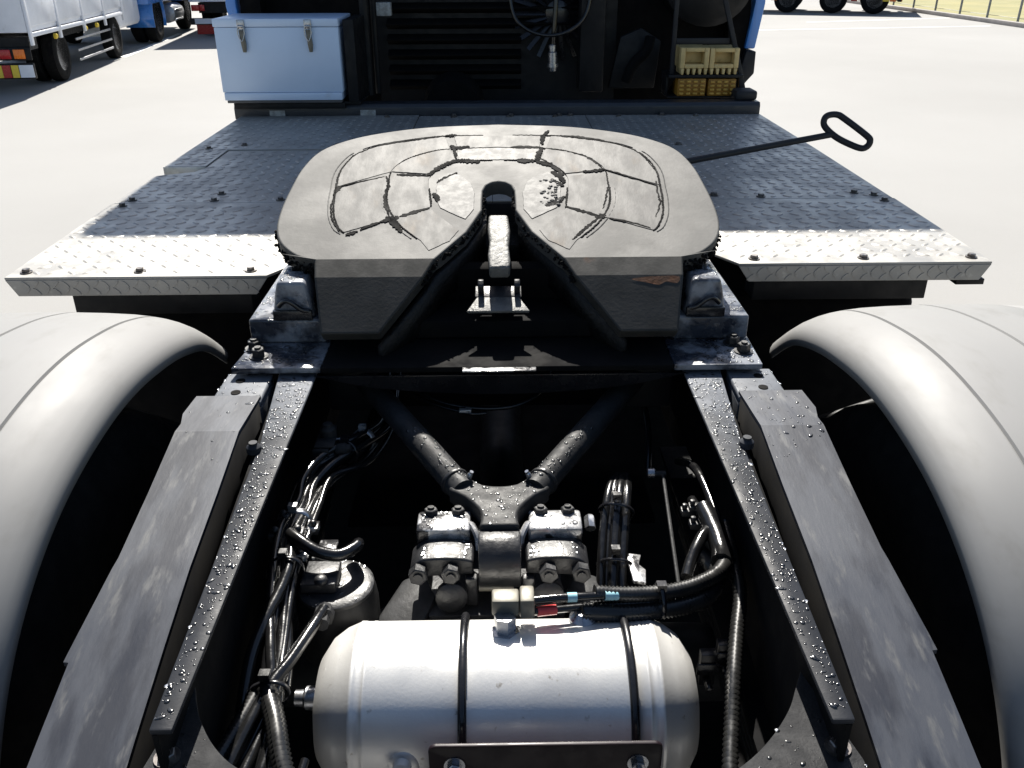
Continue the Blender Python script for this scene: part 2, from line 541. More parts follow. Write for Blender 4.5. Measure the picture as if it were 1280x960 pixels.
# ---- mudguards and wheels
lip = [(1.80, .905), (1.68, .99), (1.55, 1.037), (1.42, 1.063), (1.30, 1.075), (1.18, 1.071), (1.05, 1.05), (.94, 1.012), (.843, .955), (.765, .88), (.70, .78), (.655, .65), (.635, .52)]
lp = sp2(lip, 6)
for s in (-1, 1):
    b = B()
    cross = [(.622, -.014), (.622, .0), (.624, .009), (.630, .018), (.641, .027), (.658, .037), (.68, .046), (.705, .053), (.716, .0555), (.7185, .0525), (.7225, .0525), (.725, .057), (.76, .061), (.81, .064),
             (.866, .066), (.8685, .063), (.8725, .063), (.875, .0665), (.95, .067), (1.016, .066), (1.0185, .063), (1.0225, .063), (1.025, .0655), (1.10, .061), (1.15, .051), (1.178, .03), (1.185, .0), (1.185, -.02)]
    rings = []
    for i, q in enumerate(lp):
        a, c = lp[max(0, i - 1)], lp[min(len(lp) - 1, i + 1)]
        d = Vector((c[0] - a[0], c[1] - a[1])).normalized()
        n = Vector((d.y, -d.x))
        if n.y < 0 and i < len(lp) * .8:
            n = -n
        if n.x > 0 and i > len(lp) * .7:
            n = -n
        rings.append([(s * x, q[0] + n.x * o_, q[1] + n.y * o_) for x, o_ in cross])
    b.loft(rings, closed=False, cap=False)
    mg = tag(b.build('mudguard', 'mudguard', T, sharp=50, solid=.005, offset=0), 'pale grey plastic mudguard arching over the rear wheel')
    # hanging flap and stays
    fl = B()
    fl.box(*sorted((s * .64, s * 1.17)), .605, .613, .15, .56)
    fl.build('mud_flap', 'black_matte', mg, bevel=.002)
    st = B()
    st.tube(spline([(s * .43, 1.70, .62), (s * .55, 1.71, .66), (s * .66, 1.715, .74), (s * 1.1, 1.72, .90)]), .014, 10)
    st.build('mudguard_stay', 'black', mg)
    for k, (x0, x1) in enumerate(((.66, .90), (.94, 1.18))):
        wh = empty('wheel', (s * (x0 + x1) / 2, 1.25, .5), 0, T)
        hw = (x1 - x0) / 2
        ty = B()
        ty.lathe((-hw, 0, 0), (1, 0, 0), [(0.02, .29), (.0, .33), (.0, .42), (.02, .475), (.045, .495), (hw - .02, .5), (hw - .018, .485), (hw + .018, .485), (hw + .02, .5), (2 * hw - .045, .495), (2 * hw - .02, .475), (2 * hw, .42), (2 * hw, .33), (2 * hw - .02, .29)], 48)
        ty.build('tyre', 'tyre', wh)
        rm = B()
        rm.lathe((-hw + .03, 0, 0), (1, 0, 0), [(0, .29), (.02, .27), (.08, .25), (.09, .10), (.13, .09), (.14, .24), (2 * hw - .08, .27), (2 * hw - .06, .29)], 32)
        rm.build('rim', 'wheel_dirt', wh)

# ---- axle, differential, cross members and drive shaft
b = B()
b.tube([(-.95, 1.25, .5), (-.3, 1.25, .5), (-.18, 1.25, .52), (.18, 1.25, .52), (.3, 1.25, .5), (.95, 1.25, .5)], [.06, .075, .12, .12, .075, .06], 20)
b.lathe((0, 1.02, .52), (0, 1, 0), [(0, .06), (.03, .13), (.08, .185), (.2, .215), (.34, .19), (.46, .12), (.56, .07)], 28)
b.build('axle_housing', 'black', T)
b = B()
b.tube([(0, 1.5, .54), (0, 4.4, .8)], .055, 18)
b.build('drive_shaft', 'black', T)
for y0, zt in ((1.86, .93), (3.0, .93), (2.42, .90)):
    b = B()
    b.box(-.355, .355, y0, y0 + .10, .74, zt)
    b.build('crossmember', 'black_matte', T, bevel=.004)
b = B()   # black sheet added between the rails to darken the ground seen below
b.box(-.35, .35, 1.62, 4.2, .56, .57)
b.build('ground_shade_sheet', 'black_matte', T)
b = B()  # wider black sheet added low down, standing in for deep shade on the ground
b.box(-.75, .75, .25, 4.2, .12, .13)
b.build('ground_shade_sheet', 'black_matte', T)
for s in (-1, 1):  # fuel and air tanks slung outside the rails under the deck
    b = B()
    b.box(*sorted((s * .50, s * 1.12)), 2.15, 3.9, .42, .92)
    b.build('side_tank', 'black_matte', T, bevel=.04, seg=3)

# ---- deck: chequer plate panels
def lugs(poly, z, parent, pitch=.041, L=.0178, Wd=.006, h=.0021):
    bb = B()
    xs = [q[0] for q in poly]
    ys = [q[1] for q in poly]
    i0, i1 = int(min(xs) / pitch) - 1, int(max(xs) / pitch) + 1
    j0, j1 = int(min(ys) / pitch) - 1, int(max(ys) / pitch) + 1
    for i in range(i0, i1 + 1):
        for j in range(j0, j1 + 1):
            x, y = (i + .5) * pitch, (j + .5) * pitch
            a = R(45) if (i + j) % 2 else R(-45)
            ca, sa = math.cos(a), math.sin(a)
            if not all(inside((x + k * L * ca, y + k * L * sa), poly) for k in (-1.1, 1.1)):
                continue
            lo, hi = [], []
            for (u, v) in ((-1, 0), (-.55, -1), (.55, -1), (1, 0), (.55, 1), (-.55, 1)):
                px, py = u * L, v * Wd
                lo.append((x + px * ca - py * sa, y + px * sa + py * ca, z))
                px, py = u * L * .72, v * Wd * .5
                hi.append((x + px * ca - py * sa, y + px * sa + py * ca, z + h))
            lo = [bb.bm.verts.new(q) for q in lo]
            hi = [bb.bm.verts.new(q) for q in hi]
            bb.bm.faces.new(hi)
            for k in range(6):
                bb.bm.faces.new((lo[k], lo[(k + 1) % 6], hi[(k + 1) % 6], hi[k]))
    return tag(bb.build('tread_lugs', 'deck', parent, sharp=60), kind='stuff')


DZ = 1.06


def panel(poly, bolts, z=DZ, th=.006):
    bb = B()
    bb.prism(poly, z - th, z)
    o = bb.build('deck_panel', 'deck', T, bevel=.0012, seg=1)
    cx_ = sum(q[0] for q in poly) / len(poly)
    cy_ = sum(q[1] for q in poly) / len(poly)
    ins = [(cx_ + (x - cx_) * .985, cy_ + (y - cy_) * .975) for x, y in poly]
    lugs(ins, z - .0002, o)
    for (x, y) in bolts:
        hexbolt(o, (x, y, z + .0005), (0, 0, 1), .0095, .008, stud=False)
    return o


G = .002
# tail row: two plates, each with its edge turned down
for s, y0, xo, xi in ((-1, 1.915, 1.145, .54), (1, 1.972, 1.187, .575)):
    poly = [(s * xi, y0), (s * (xi - .075), y0 + .13), (s * (xi - .10), y0 + .42), (s * .40, 2.575), (s * (xo + .012), 2.575), (s * xo, y0)]
    o = panel(poly, [(s * (xo - .035), y0 + .035), (s * (xo - .30), y0 + .035), (s * (xi + .045), y0 + .035), (s * (xo - .03), 2.545), (s * .62, 2.54)])
    e = B()
    e.prism([(s * xi, DZ - .0065), (s * (xi + .028), DZ - .046), (s * (xo - .022), DZ - .046), (s * xo, DZ - .0065)], y0, y0 + .005, 'XZ')
    eo = e.build('turned_edge', 'deck', o, bevel=.001, seg=1)
    e = B()
    for i in range(int((xo - xi) / .023)):
        x = xi + .03 + i * .023
        if x > xo - .035:
            break
        a = R(45) * (1 if i % 2 else -1)
        for zc in (DZ - .017, DZ - .034):
            q = []
            for (u, v) in ((-1, 0), (-.5, -1), (.5, -1), (1, 0), (.5, 1), (-.5, 1)):
                px, py = u * .011, v * .0025
                q.append((s * (x + px * math.cos(a) - py * math.sin(a)), zc + px * math.sin(a) + py * math.cos(a)))
            e.prism(q, y0 - .0018, y0 - .0002, 'XZ')
            a = -a
    tag(e.build('tread_lugs', 'deck', eo), kind='stuff')
    # plate thickness seen along the outer side, beam below
    bm_ = B()
    bm_.box(*sorted((s * (xi + .05), s * (xo - .13))), y0 + .03, y0 + .10, .955, DZ - .0475)
    bm_.build('deck_beam', 'black', T, bevel=.003)
# middle row
panel([(-1.152, 2.575 + G), (-.02, 2.575 + G), (-.02, 3.34), (-1.02, 3.34), (-1.02, 3.06), (-1.04, 2.99), (-1.155, 2.93)], [(-1.11, 2.61), (-.86, 2.60), (-.66, 2.60), (-.62, 2.68), (-.86, 2.68)])
panel([(1.195, 2.575 + G), (-.02 + G, 2.575 + G), (-.02 + G, 3.34), (1.205, 3.34)], [(1.15, 2.61), (.66, 2.62), (.80, 2.60), (1.10, 2.64)])
# front row: three plates
panel([(-1.165, 3.06), (-1.02 - G, 3.06), (-1.02 - G, 3.34 + G), (-.36, 3.34 + G), (-.36, 4.09), (-1.17, 4.09)], [(-1.10, 3.36), (-.98, 3.42), (-.62, 3.40), (-.5, 4.04)], z=DZ + .004)
panel([(-.36 + G, 3.34 + G), (.40, 3.34 + G), (.40, 4.09), (-.36 + G, 4.09)], [(-.2, 4.05), (.05, 4.05), (.26, 4.05)])
panel([(.40 + G, 3.34 + G), (1.205, 3.34 + G), (1.205, 4.09), (.40 + G, 4.09)], [(1.12, 3.39), (.70, 3.40), (.55, 4.05), (.9, 4.05)])
# side skirt seen under the step of the front row, and deck supports
b = B()
b.box(-1.168, -1.021, 3.048, 3.055, 1.012, 1.064)
b.build('step_edge', 'deck_edge', T, bevel=.002)
for y0 in (2.0, 2.55, 3.32, 4.0):
    b = B()
    b.box(-1.12, 1.12, y0 + .02 if y0 > 2.4 else y0 + .12, y0 + .07 if y0 > 2.4 else y0 + .17, .94 if y0 > 2.4 else .95, 1.053)
    if y0 > 2.4:
        b.build('deck_bearer', 'black', T, bevel=.003)
    else:
        b.bm.free()
# small side lamp bracket under the right plate
b = B()
b.box(1.12, 1.19, 1.99, 2.04, .995, 1.010)
b.cyl((1.17, 2.0, 1.01), (1.17, 2.0, 1.03), .008)
b.build('lamp_bracket', 'black', T, bevel=.002)

# ---- fifth wheel
AL = math.atan(.295)
FW = tag(empty('fifth_wheel', (0, 1.74, 1.204), 0, T), 'worn grey fifth wheel coupling plate tilted back, cracked grease on top')
FW.rotation_euler = (AL, 0, 0)
half = [(.036, .10), (.068, .014), (.128, -.08)]
outl = [(.37, -.08), (.408, -.066), (.447, -.022), (.466, .035), (.470, .11), (.464, .2), (.452, .29), (.422, .37), (.36, .425), (.275, .462), (.16, .489), (0, .501)]
oc = sp2(outl, 5)
jr = random.Random(4)
edge = []
for i in range(13):
    t = i / 12
    a, c = ((.036, .10), (.068, .014)) if t < .5 else ((.068, .014), (.128, -.08))
    tt = t * 2 if t < .5 else t * 2 - 1
    edge.append((a[0] + (c[0] - a[0]) * tt, a[1] + (c[1] - a[1]) * tt))
slot = [(.036, .14), (.035, .18), (.028, .203), (.015, .216), (0, .22)]
right = edge + oc
poly = list(right)
poly += [(-x, y) for x, y in reversed(right[:-1])]
poly += [(-x, y) for x, y in slot[:-1]] + [slot[-1]] + list(reversed(slot[:-1]))
bt = B()
top = [bt.bm.verts.new((x, y, 0)) for x, y in poly]
bt.bm.faces.new(top)
nr_ = len(right)
for s in (0, 1):
    vi = top[len(edge) - 1] if s == 0 else top[2 * nr_ - 1 - len(edge)]
    vo = top[len(edge)] if s == 0 else top[2 * nr_ - 2 - len(edge)]
    sg = 1 if s == 0 else -1
    a = [bt.bm.verts.new(q) for q in ((sg * .150, -.122, -.014), (sg * .366, -.122, -.014))]
    c = [bt.bm.verts.new(q) for q in ((sg * .234, -.229, -.070), (sg * .347, -.229, -.070))]
    if s == 0:
        bt.bm.faces.new((vi, a[0], a[1], vo))
        bt.bm.faces.new((a[0], c[0], c[1], a[1]))
    else:
        bt.bm.faces.new((vo, a[1], a[0], vi))
        bt.bm.faces.new((a[1], c[1], c[0], a[0]))
bm = bt.bm
bmesh.ops.recalc_face_normals(bm, faces=bm.faces)
if sum(f.normal.z for f in bm.faces) < 0:
    bmesh.ops.reverse_faces(bm, faces=bm.faces)
me = bpy.data.meshes.new('top_plate')
bm.to_mesh(me)
bm.free()
me.materials.append(M['plate'])
me.materials.append(M['plate_tail'])
for pg in me.polygons:
    pg.material_index = 1 if len(pg.vertices) == 4 else 0
tp = bpy.data.objects.new('top_plate', me)
COL.objects.link(tp)
tp.parent = FW
q = tp.modifiers.new('solid', 'SOLIDIFY')
q.thickness = .034
q.offset = -1
q = tp.modifiers.new('bev', 'BEVEL')
q.width = .004
q.segments = 3
q.limit_method = 'ANGLE'
q.angle_limit = R(20)

RO = [(0, .440), (.128, .437), (.19, .425), (.26, .403), (.297, .384), (.335, .350), (.356, .300), (.364, .250), (.362, .19), (.360, .14), (.352, .08), (.335, .03), (.318, .010)]
RM = [(0, .378), (.10, .373), (.157, .36), (.205, .331), (.23, .302), (.246, .265), (.247, .215), (.247, .165), (.240, .115), (.222, .068), (.195, .022), (.16, -.02)]
RI = [(0, .317), (.05, .316), (.095, .31), (.13, .287), (.155, .243), (.154, .19), (.149, .14), (.146, .108)]
ang = lambda q: math.atan2(q[0], q[1] - .175)


def ring_between(ring, a0, a1):
    rr = sp2(ring, 6)
    return [q for q in rr if a0 - 1e-3 <= ang(q) <= a1 + 1e-3]


def pad(poly, sg, hgt, inset, seed, mtl='pad'):
    rnd = random.Random(seed)
    cx_ = sum(q[0] for q in poly) / len(poly)
    cy_ = sum(q[1] for q in poly) / len(poly)
    pts = []
    # resample the outline so its broken edge is fine
    for i in range(len(poly)):
        a, c = Vector(poly[i]), Vector(poly[(i + 1) % len(poly)])
        k = max(1, int((c - a).length / .009))
        for j in range(k):
            pts.append(a.lerp(c, j / k))
    out = []
    for q in pts:
        d = Vector((cx_, cy_)) - q
        d = d.normalized() * (inset + rnd.uniform(-.0006, .0010))
        out.append((sg * (q.x + d.x), q.y + d.y))
    bb = B()
    bb.prism(out, -.004, hgt)
    return bb.build('grease_pad', mtl, FW, bevel=.0005, seg=1)


A1o, A2o, A3o = ang((.124, .437)), ang((.362, .199)), ang((.318, .015))
A1m, A2m, A3m = ang((.108, .372)), ang((.246, .262)), ang((.222, .068))
A1i, A2i, A3i = ang((.095, .31)), ang((.155, .248)), ang((.147, .108))
n = 0
for sg in (1, -1):
    for (r1, r2, b1, b2) in ((RO, RM, (A1o, A2o, A3o), (A1m, A2m, A3m)), (RM, RI, (A1m, A2m, A3m), (A1i, A2i, A3i))):
        for k in (0, 1):
            o1 = ring_between(r1, b1[k], b1[k + 1])
            i1 = ring_between(r2, b2[k], b2[k + 1])
            pad(o1 + list(reversed(i1)), sg, .0010 + .0003 * (n % 3), .0018, 10 + n)
            n += 1
    # piece between the lower spoke and the throat
    lowr = ring_between(RM, A3m, 3.2)
    pad([(.147, .108)] + lowr + [(.142, -.055), (.10, -.02), (.082, .02)], sg, .0011, .0018, 40 + n)
    n += 1
    # inner collar beside the throat, broken
    pad([(.052, .10), (.05, .17), (.06, .215), (.085, .25), (.115, .262), (.138, .235), (.142, .19), (.138, .14), (.128, .105), (.09, .075), (.07, .06)], sg, .0014, .003, 50 + n, 'pad_polished')
    n += 1
for (r1, r2, a1, a2) in ((RO, RM, A1o, A1m), (RM, RI, A1m, A1i)):
    o1 = ring_between(r1, 0, a1)
    i1 = ring_between(r2, 0, a2)
    f_ = [(-x, y) for x, y in reversed(o1[1:])] + o1
    g_ = i1[::-1] + [(-x, y) for x, y in i1[1:]]
    pad(f_ + g_, 1, .0012, .0018, 70 + n, 'pad_polished' if r1 is RM else 'pad')
    n += 1


def crack(pts, wd, seed, name='grease_crack', z0=.0006, mtl='black_matte', h=.0013):
    """a torn furrow filled with black grease"""
    rnd = random.Random(seed)
    pp = spline([(x, y, 0) for x, y in pts], 10)
    L, Rr = [], []
    for i, q in enumerate(pp):
        a, c = pp[max(0, i - 1)], pp[min(len(pp) - 1, i + 1)]
        d = (c - a).normalized()
        nn = Vector((-d.y, d.x, 0))
        t = i / (len(pp) - 1)
        ww = wd * 1.3 * (.35 + .65 * math.sin(math.pi * min(1, max(0, t)) ** .8)) * rnd.uniform(.55, 1.35)
        off = rnd.uniform(-.0012, .0012)
        L.append(q + nn * (ww / 2 + off))
        Rr.append(q - nn * (ww / 2 - off))
    bb = B()
    lo = [bb.bm.verts.new((q.x, q.y, -.003)) for q in L + Rr[::-1]]
    hi = [bb.bm.verts.new((q.x, q.y, h + z0)) for q in L + Rr[::-1]]
    m_ = len(L)
    for i in range(m_ - 1):
        bb.bm.faces.new((hi[i], hi[i + 1], hi[2 * m_ - 2 - i], hi[2 * m_ - 1 - i]))
    for i in range(2 * m_):
        bb.bm.faces.new((lo[i], lo[(i + 1) % (2 * m_)], hi[(i + 1) % (2 * m_)], hi[i]))
    return bb.build(name, mtl, FW, sharp=60)


CR = [
    ([(-.098, .318), (-.12, .30), (-.14, .278), (-.162, .246)], .012), ([(-.098, .318), (-.08, .314), (-.055, .311), (-.045, .305)], .013),
    ([(-.232, .252), (-.20, .250), (-.162, .247)], .007), ([(-.104, .378), (-.09, .376), (-.068, .382)], .012), ([(-.128, .438), (-.11, .440), (-.10, .441)], .010),
    ([(-.255, .245), (-.247, .208), (-.249, .159), (-.245, .113), (-.231, .068)], .006), ([(-.231, .068), (-.215, .038), (-.203, .014)], .010),
    ([(-.245, .056), (-.228, .067), (-.213, .072)], .015), ([(-.21, .074), (-.18, .092), (-.15, .107)], .009), ([(-.318, .004), (-.295, .02)], .008),
    ([(-.29, .024), (-.264, .045), (-.24, .06)], .006), ([(-.360, .20), (-.358, .195), (-.363, .165)], .010), ([(-.113, .39), (-.105, .372), (-.099, .325)], .008),
    ([(-.128, .437), (-.171, .426), (-.211, .415), (-.264, .399), (-.299, .383), (-.343, .342)], .0035), ([(-.206, .331), (-.18, .347), (-.15, .365)], .004),
    ([(-.356, .201), (-.31, .222), (-.259, .243)], .0035), ([(-.145, .17), (-.135, .15), (-.133, .135)], .010), ([(-.138, .215), (-.125, .232), (-.095, .26)], .006),
    ([(-.363, .16), (-.362, .107), (-.349, .055), (-.332, .019)], .003),
    ([(.044, .316), (.065, .312), (.092, .314)], .013), ([(.089, .308), (.11, .298), (.124, .29), (.148, .245)], .012), ([(.122, .262), (.14, .235), (.148, .21)], .011),
    ([(.12, .228), (.137, .205), (.146, .196)], .009), ([(.102, .112), (.125, .13), (.146, .152)], .012), ([(.144, .110), (.18, .09), (.216, .070)], .008),
    ([(.205, .066), (.217, .070), (.228, .076)], .014), ([(.216, .068), (.19, .035), (.165, .0), (.152, -.018)], .006), ([(.194, .26), (.225, .264), (.246, .270)], .010),
    ([(.246, .268), (.30, .235), (.354, .198)], .004), ([(.125, .463), (.11, .43), (.106, .391)], .009), ([(.104, .37), (.095, .34), (.089, .315)], .010),
    ([(.03, .377), (.07, .378), (.108, .375)], .009), ([(.15, .435), (.206, .424), (.257, .408)], .008), ([(.164, .356), (.204, .332), (.228, .30), (.243, .264)], .006),
    ([(.356, .215), (.352, .147), (.353, .123), (.334, .065)], .004), ([(.235, .062), (.28, .045), (.318, .022)], .005), ([(.244, .19), (.235, .14), (.225, .10)], .003),
    ([(.257, .408), (.292, .388), (.326, .359), (.348, .312), (.36, .266)], .0028), ([(.085, .31), (.10, .32), (.118, .30)], .006), ([(.108, .373), (.164, .356)], .003),
]
for i, (pp, wd) in enumerate(CR):
    crack(pp, wd, 300 + i)
for sg in (-1, 1):
    for k, rg in enumerate((RO, RM, RI)):
        pts = sp2(rg, 3)
        for j, (i0, i1) in enumerate(((1, 13), (15, len(pts) - 1))):
            crack([(sg * x, y) for x, y in pts[i0:i1]], .0030, 400 + k * 10 + j + sg)
# torn grease lump on the right of the collar
b = B()
rl = random.Random(8)
for i in range(46):
    x, y = rl.uniform(.092, .135), rl.uniform(.115, .225)
    r = rl.uniform(.0025, .006)
    b.lathe((x, y, .0002), (rl.uniform(-.3, .3), rl.uniform(-.3, .3), 1), [(0, r), (r * .4, r * .8), (r * .65, r * .4)], 6)
tag(b.build('grease_crumbs', 'plate', FW, sharp=20), kind='stuff')
# raised lips of grease along the ring lines
for sg in (-1, 1):
    for rg, a0, a1 in ((RO, 1.05, 2.45), (RM, 1.5, 2.4), (RO, .45, 1.0)):
        pts = ring_between(rg, a0, a1)
        if len(pts) > 3:
            b = B()
            b.tube([(sg * (x + .012), y, .0002) for x, y in pts], [.0010 + .0007 * math.sin(i * 1.7) ** 2 for i in range(len(pts))], 6)
            b.build('grease_ridge', 'plate', FW)
# throat: walls, black grease curtain, lock bar
for sg in (-1, 1):
    b = B()
    pts = [(.037, .20), (.037, .10), (.069, .014), (.130, -.083), (.152, -.125), (.236, -.226)]
    pts = [(x + .004, y) for x, y in pts]
    ht = [-.036, -.036, -.036, -.036, -.050, -.104]
    rows = [[(sg * x, y, h), (sg * (x + .004), y, h - .075)] for (x, y), h in zip(pts, ht)]
    for (a, c), (d, e) in zip(rows, rows[1:]):
        b.face([a, c, e, d])
    bmesh.ops.remove_doubles(b.bm, verts=b.bm.verts, dist=1e-5)
    b.build('throat_wall', 'grease', FW, solid=.014, offset=1 if sg > 0 else -1)
    # greasy clumps clinging to the throat edge
    b = B()
    rl = random.Random(60 + sg)
    for i in range(170):
        t = rl.random() * 3.999
        k = int(t)
        a, c = pts[k], pts[k + 1]
        u = t - k
        x, y = a[0] + (c[0] - a[0]) * u - .004, a[1] + (c[1] - a[1]) * u
        r = .0012 + .0026 * rl.random() ** 2
        z0 = 0 if y > -.08 else (y + .08) * .4
        b.lathe((sg * (x + rl.uniform(-.006, .001)), y, z0 - rl.uniform(.004, .018)), (rl.uniform(-1, 1), rl.uniform(-1, 1), rl.uniform(-.6, .6)), [(-r * 1.8, r * .2), (-r * .5, r * .9), (r * .6, r * .7), (r * 1.6, r * .15)], 6)
    sk = [q for q in oc if q[1] < .06]
    for i in range(150):
        x, y = rl.choice(sk)
        r = .002 + .0045 * rl.random() ** 2
        b.lathe((sg * (x + rl.uniform(-.012, .003)), y + rl.uniform(-.012, .012), -rl.uniform(.010, .034)), (rl.uniform(-1, 1), rl.uniform(-1, 1), rl.uniform(-1, 1)), [(-r * 1.6, r * .2), (-r * .5, r * .9), (r * .6, r * .7), (r * 1.5, r * .15)], 6)
    tag(b.build('grease_clumps', 'black_matte', FW), kind='stuff')
    # side skirt of the casting, greasy
    b = B()
    sk = [q for q in oc if q[1] < .42]
    rows = [[(sg * (x - .014), y, -.030), (sg * (x - .022), y, -.075)] for x, y in sk]
    for (a, c), (d, e) in zip(rows, rows[1:]):
        b.face([a, c, e, d])
    bmesh.ops.remove_doubles(b.bm, verts=b.bm.verts, dist=1e-5)
    b.build('casting_skirt', 'grease', FW, solid=.008, offset=0)
b = B()
b.prism([(-.022, .108), (.020, .108), (.024, .05), (.020, -.01), (.023, -.06), (.021, -.088), (-.020, -.090), (-.023, -.04), (-.020, .01), (-.024, .06)], -.045, -.016)
b.build('lock_bar', 'bare', FW, bevel=.006, seg=3)
b = B()
b.box(-.10, .10, .10, .20, -.15, -.09)
b.build('lock_jaw', 'grease', FW, bevel=.01)
# catch below the lock bar
b = B()
for x in (-.044, .030):
    b.prism([(-.088, -.072), (-.104, -.072), (-.108, -.050), (-.094, -.044), (-.080, -.052)], x, x + .012, 'YZ')
b.box(-.05, .045, -.112, -.075, -.086, -.0725)
b.build('lock_catch', 'cast', FW, bevel=.002)
b = B()
b.prism([(-.046, -.1125), (.040, -.1125), (.060, -.158), (-.066, -.158)], -.080, -.073)
b.build('lock_tongue', 'bare', FW, bevel=.002)
# rusty scrape on one tail
b = B()
tz = lambda v: -.014 + (v + .122) * .523 + .0003
q_ = sp2([(.262, -.131), (.285, -.1265), (.33, -.1245), (.357, -.126), (.352, -.139), (.33, -.136), (.315, -.142), (.29, -.137)], 3, True)
b.face([(x, v, tz(v)) for x, v in q_])
b.build('rust_scrape', 'rust', FW)
# rib of the casting closing the back, under the plate
b = B()
arc = sp2([(-.36, -.125), (-.25, -.135), (-.12, -.115), (0, -.108), (.12, -.115), (.25, -.135), (.36, -.125)], 5)
b.prism(arc + [(.36, .02), (-.36, .02)], -.060, -.18 + .06, 'XZ') if False else b.box(-.345, .345, -.03, .0, -.16, -.062)
b.build('casting_rib', 'black_matte', FW, bevel=.006)
# release rod with its loop handle
b = B()
b.tube([(.15, 2.46, 1.118), (.586, 2.60, 1.172), (1.027, 2.70, 1.226)], .0095, 12)
lo_ = [(1.027, 2.70, 1.226), (1.002, 2.71, 1.250), (1.001, 2.715, 1.270), (1.015, 2.72, 1.280), (1.040, 2.72, 1.281), (1.062, 2.715, 1.270), (1.132, 2.695, 1.222), (1.143, 2.69, 1.206), (1.136, 2.69, 1.190), (1.115, 2.69, 1.186), (1.062, 2.695, 1.206)]
b.tube(spline(lo_, 5, True) + [Vector(lo_[0])], .0098, 12, cap=False)
hd = b.build('release_handle', 'grey_dark', FW)
hd.matrix_parent_inverse = (Matrix.Translation((0, 1.74, 1.204)) @ Matrix.Rotation(AL, 4, 'X')).inverted()

# ---- fifth wheel mounting: base plate, stepped bracket, pedestals
b = B()
b.prism([(.335, 1.495), (.505, 1.495), (.51, 1.66), (.335, 1.66)], 1.008, 1.02)
bq = b.build('base_plate', 'wet_paint', T, bevel=.002)
b = B()
b.prism([(-.515, 1.498), (-.345, 1.498), (-.345, 1.66), (-.50, 1.66)], 1.008, 1.02)
bp = b.build('base_plate', 'wet_paint', T, bevel=.002)
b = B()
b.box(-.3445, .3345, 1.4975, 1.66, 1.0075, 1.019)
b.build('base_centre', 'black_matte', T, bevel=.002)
beads(bp, [(-.51, 1.503), (-.505, 1.64), (-.41, 1.62), (-.33, 1.503)], lambda x, y: 1.02, 110, .0015, .006, 70)
beads(bq, [(.50, 1.503), (.505, 1.64), (.43, 1.62), (.36, 1.503)], lambda x, y: 1.02, 170, .0015, .006, 71)
for x, y in ((-.492, 1.590), (-.474, 1.550), (.470, 1.592), (.482, 1.553)):
    hexbolt(bp, (x, y, 1.02), (0, 0, 1), .013, .017, 'cast')
b = B()
b.prism([(1.615, 1.0205), (1.615, 1.072), (1.98, 1.072), (1.98, 1.0205)], .352, .505, 'YZ')
bq = b.build('mounting_beam', 'wet_paint', T, bevel=.006, seg=3)
b = B()
b.prism([(1.615, 1.0205), (1.615, 1.072), (1.98, 1.072), (1.98, 1.0205)], -.505, -.352, 'YZ')
br = b.build('mounting_beam', 'wet_paint', T, bevel=.006, seg=3)
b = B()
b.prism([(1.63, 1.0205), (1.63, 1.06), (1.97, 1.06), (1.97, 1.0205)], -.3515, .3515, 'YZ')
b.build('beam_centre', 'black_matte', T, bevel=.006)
beads(br, [(-.50, 1.645), (-.50, 1.74), (-.45, 1.74), (-.43, 1.645)], lambda x, y: 1.072, 40, .0015, .005, 72)
beads(bq, [(.50, 1.645), (.50, 1.74), (.46, 1.74), (.45, 1.645)], lambda x, y: 1.072, 70, .0012, .004, 73)
for s in (-1, 1):
    b = B()
    b.prism([(s * .372, 1.0725), (s * .378, 1.118), (s * .385, 1.150), (s * .440, 1.150), (s * .448, 1.118), (s * .456, 1.0725)], 1.618, 1.72, 'XZ')
    pd = b.build('pedestal', 'wet_paint', T, bevel=.008, seg=3)
    beads(pd, [(s * .39, 1.628), (s * .39, 1.71), (s * .436, 1.71), (s * .436, 1.628)], lambda x, y: 1.150, 90, .0013, .0045, 75 + s)
    b = B()
    b.box(*sorted((s * .375, s * .452)), 1.609, 1.6175, 1.0725, 1.092)
    b.tube(spline([(s * .44, 1.614, 1.10), (s * .42, 1.606, 1.115), (s * .395, 1.610, 1.095), (s * .38, 1.614, 1.09)]), .005, 8)
    b.build('rubber_cushion', 'black_gloss', pd, bevel=.003)
    b = B()
    b.cyl((s * .30, 1.80, 1.12), (s * .44, 1.80, 1.12), .028, n=24)
    b.build('pivot_pin', 'cast', pd)
# bright strip painted in for the sliver of sun through the throat, web below
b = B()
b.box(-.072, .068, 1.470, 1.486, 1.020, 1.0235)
b.build('sun_sliver_strip', 'bare_wet', T, bevel=.001)
b = B()
b.prism(sp2([(-.36, 1.0), (-.25, .975), (-.12, .962), (0, .958), (.12, .962), (.25, .975), (.36, 1.0)], 5), 1.50, 1.506, 'XZ')
b.build('curved_web', 'black_gloss', T, bevel=.001)

# ---- V rod and its clamp on the axle
def mir(v):
    return (-v[0], v[1], v[2])


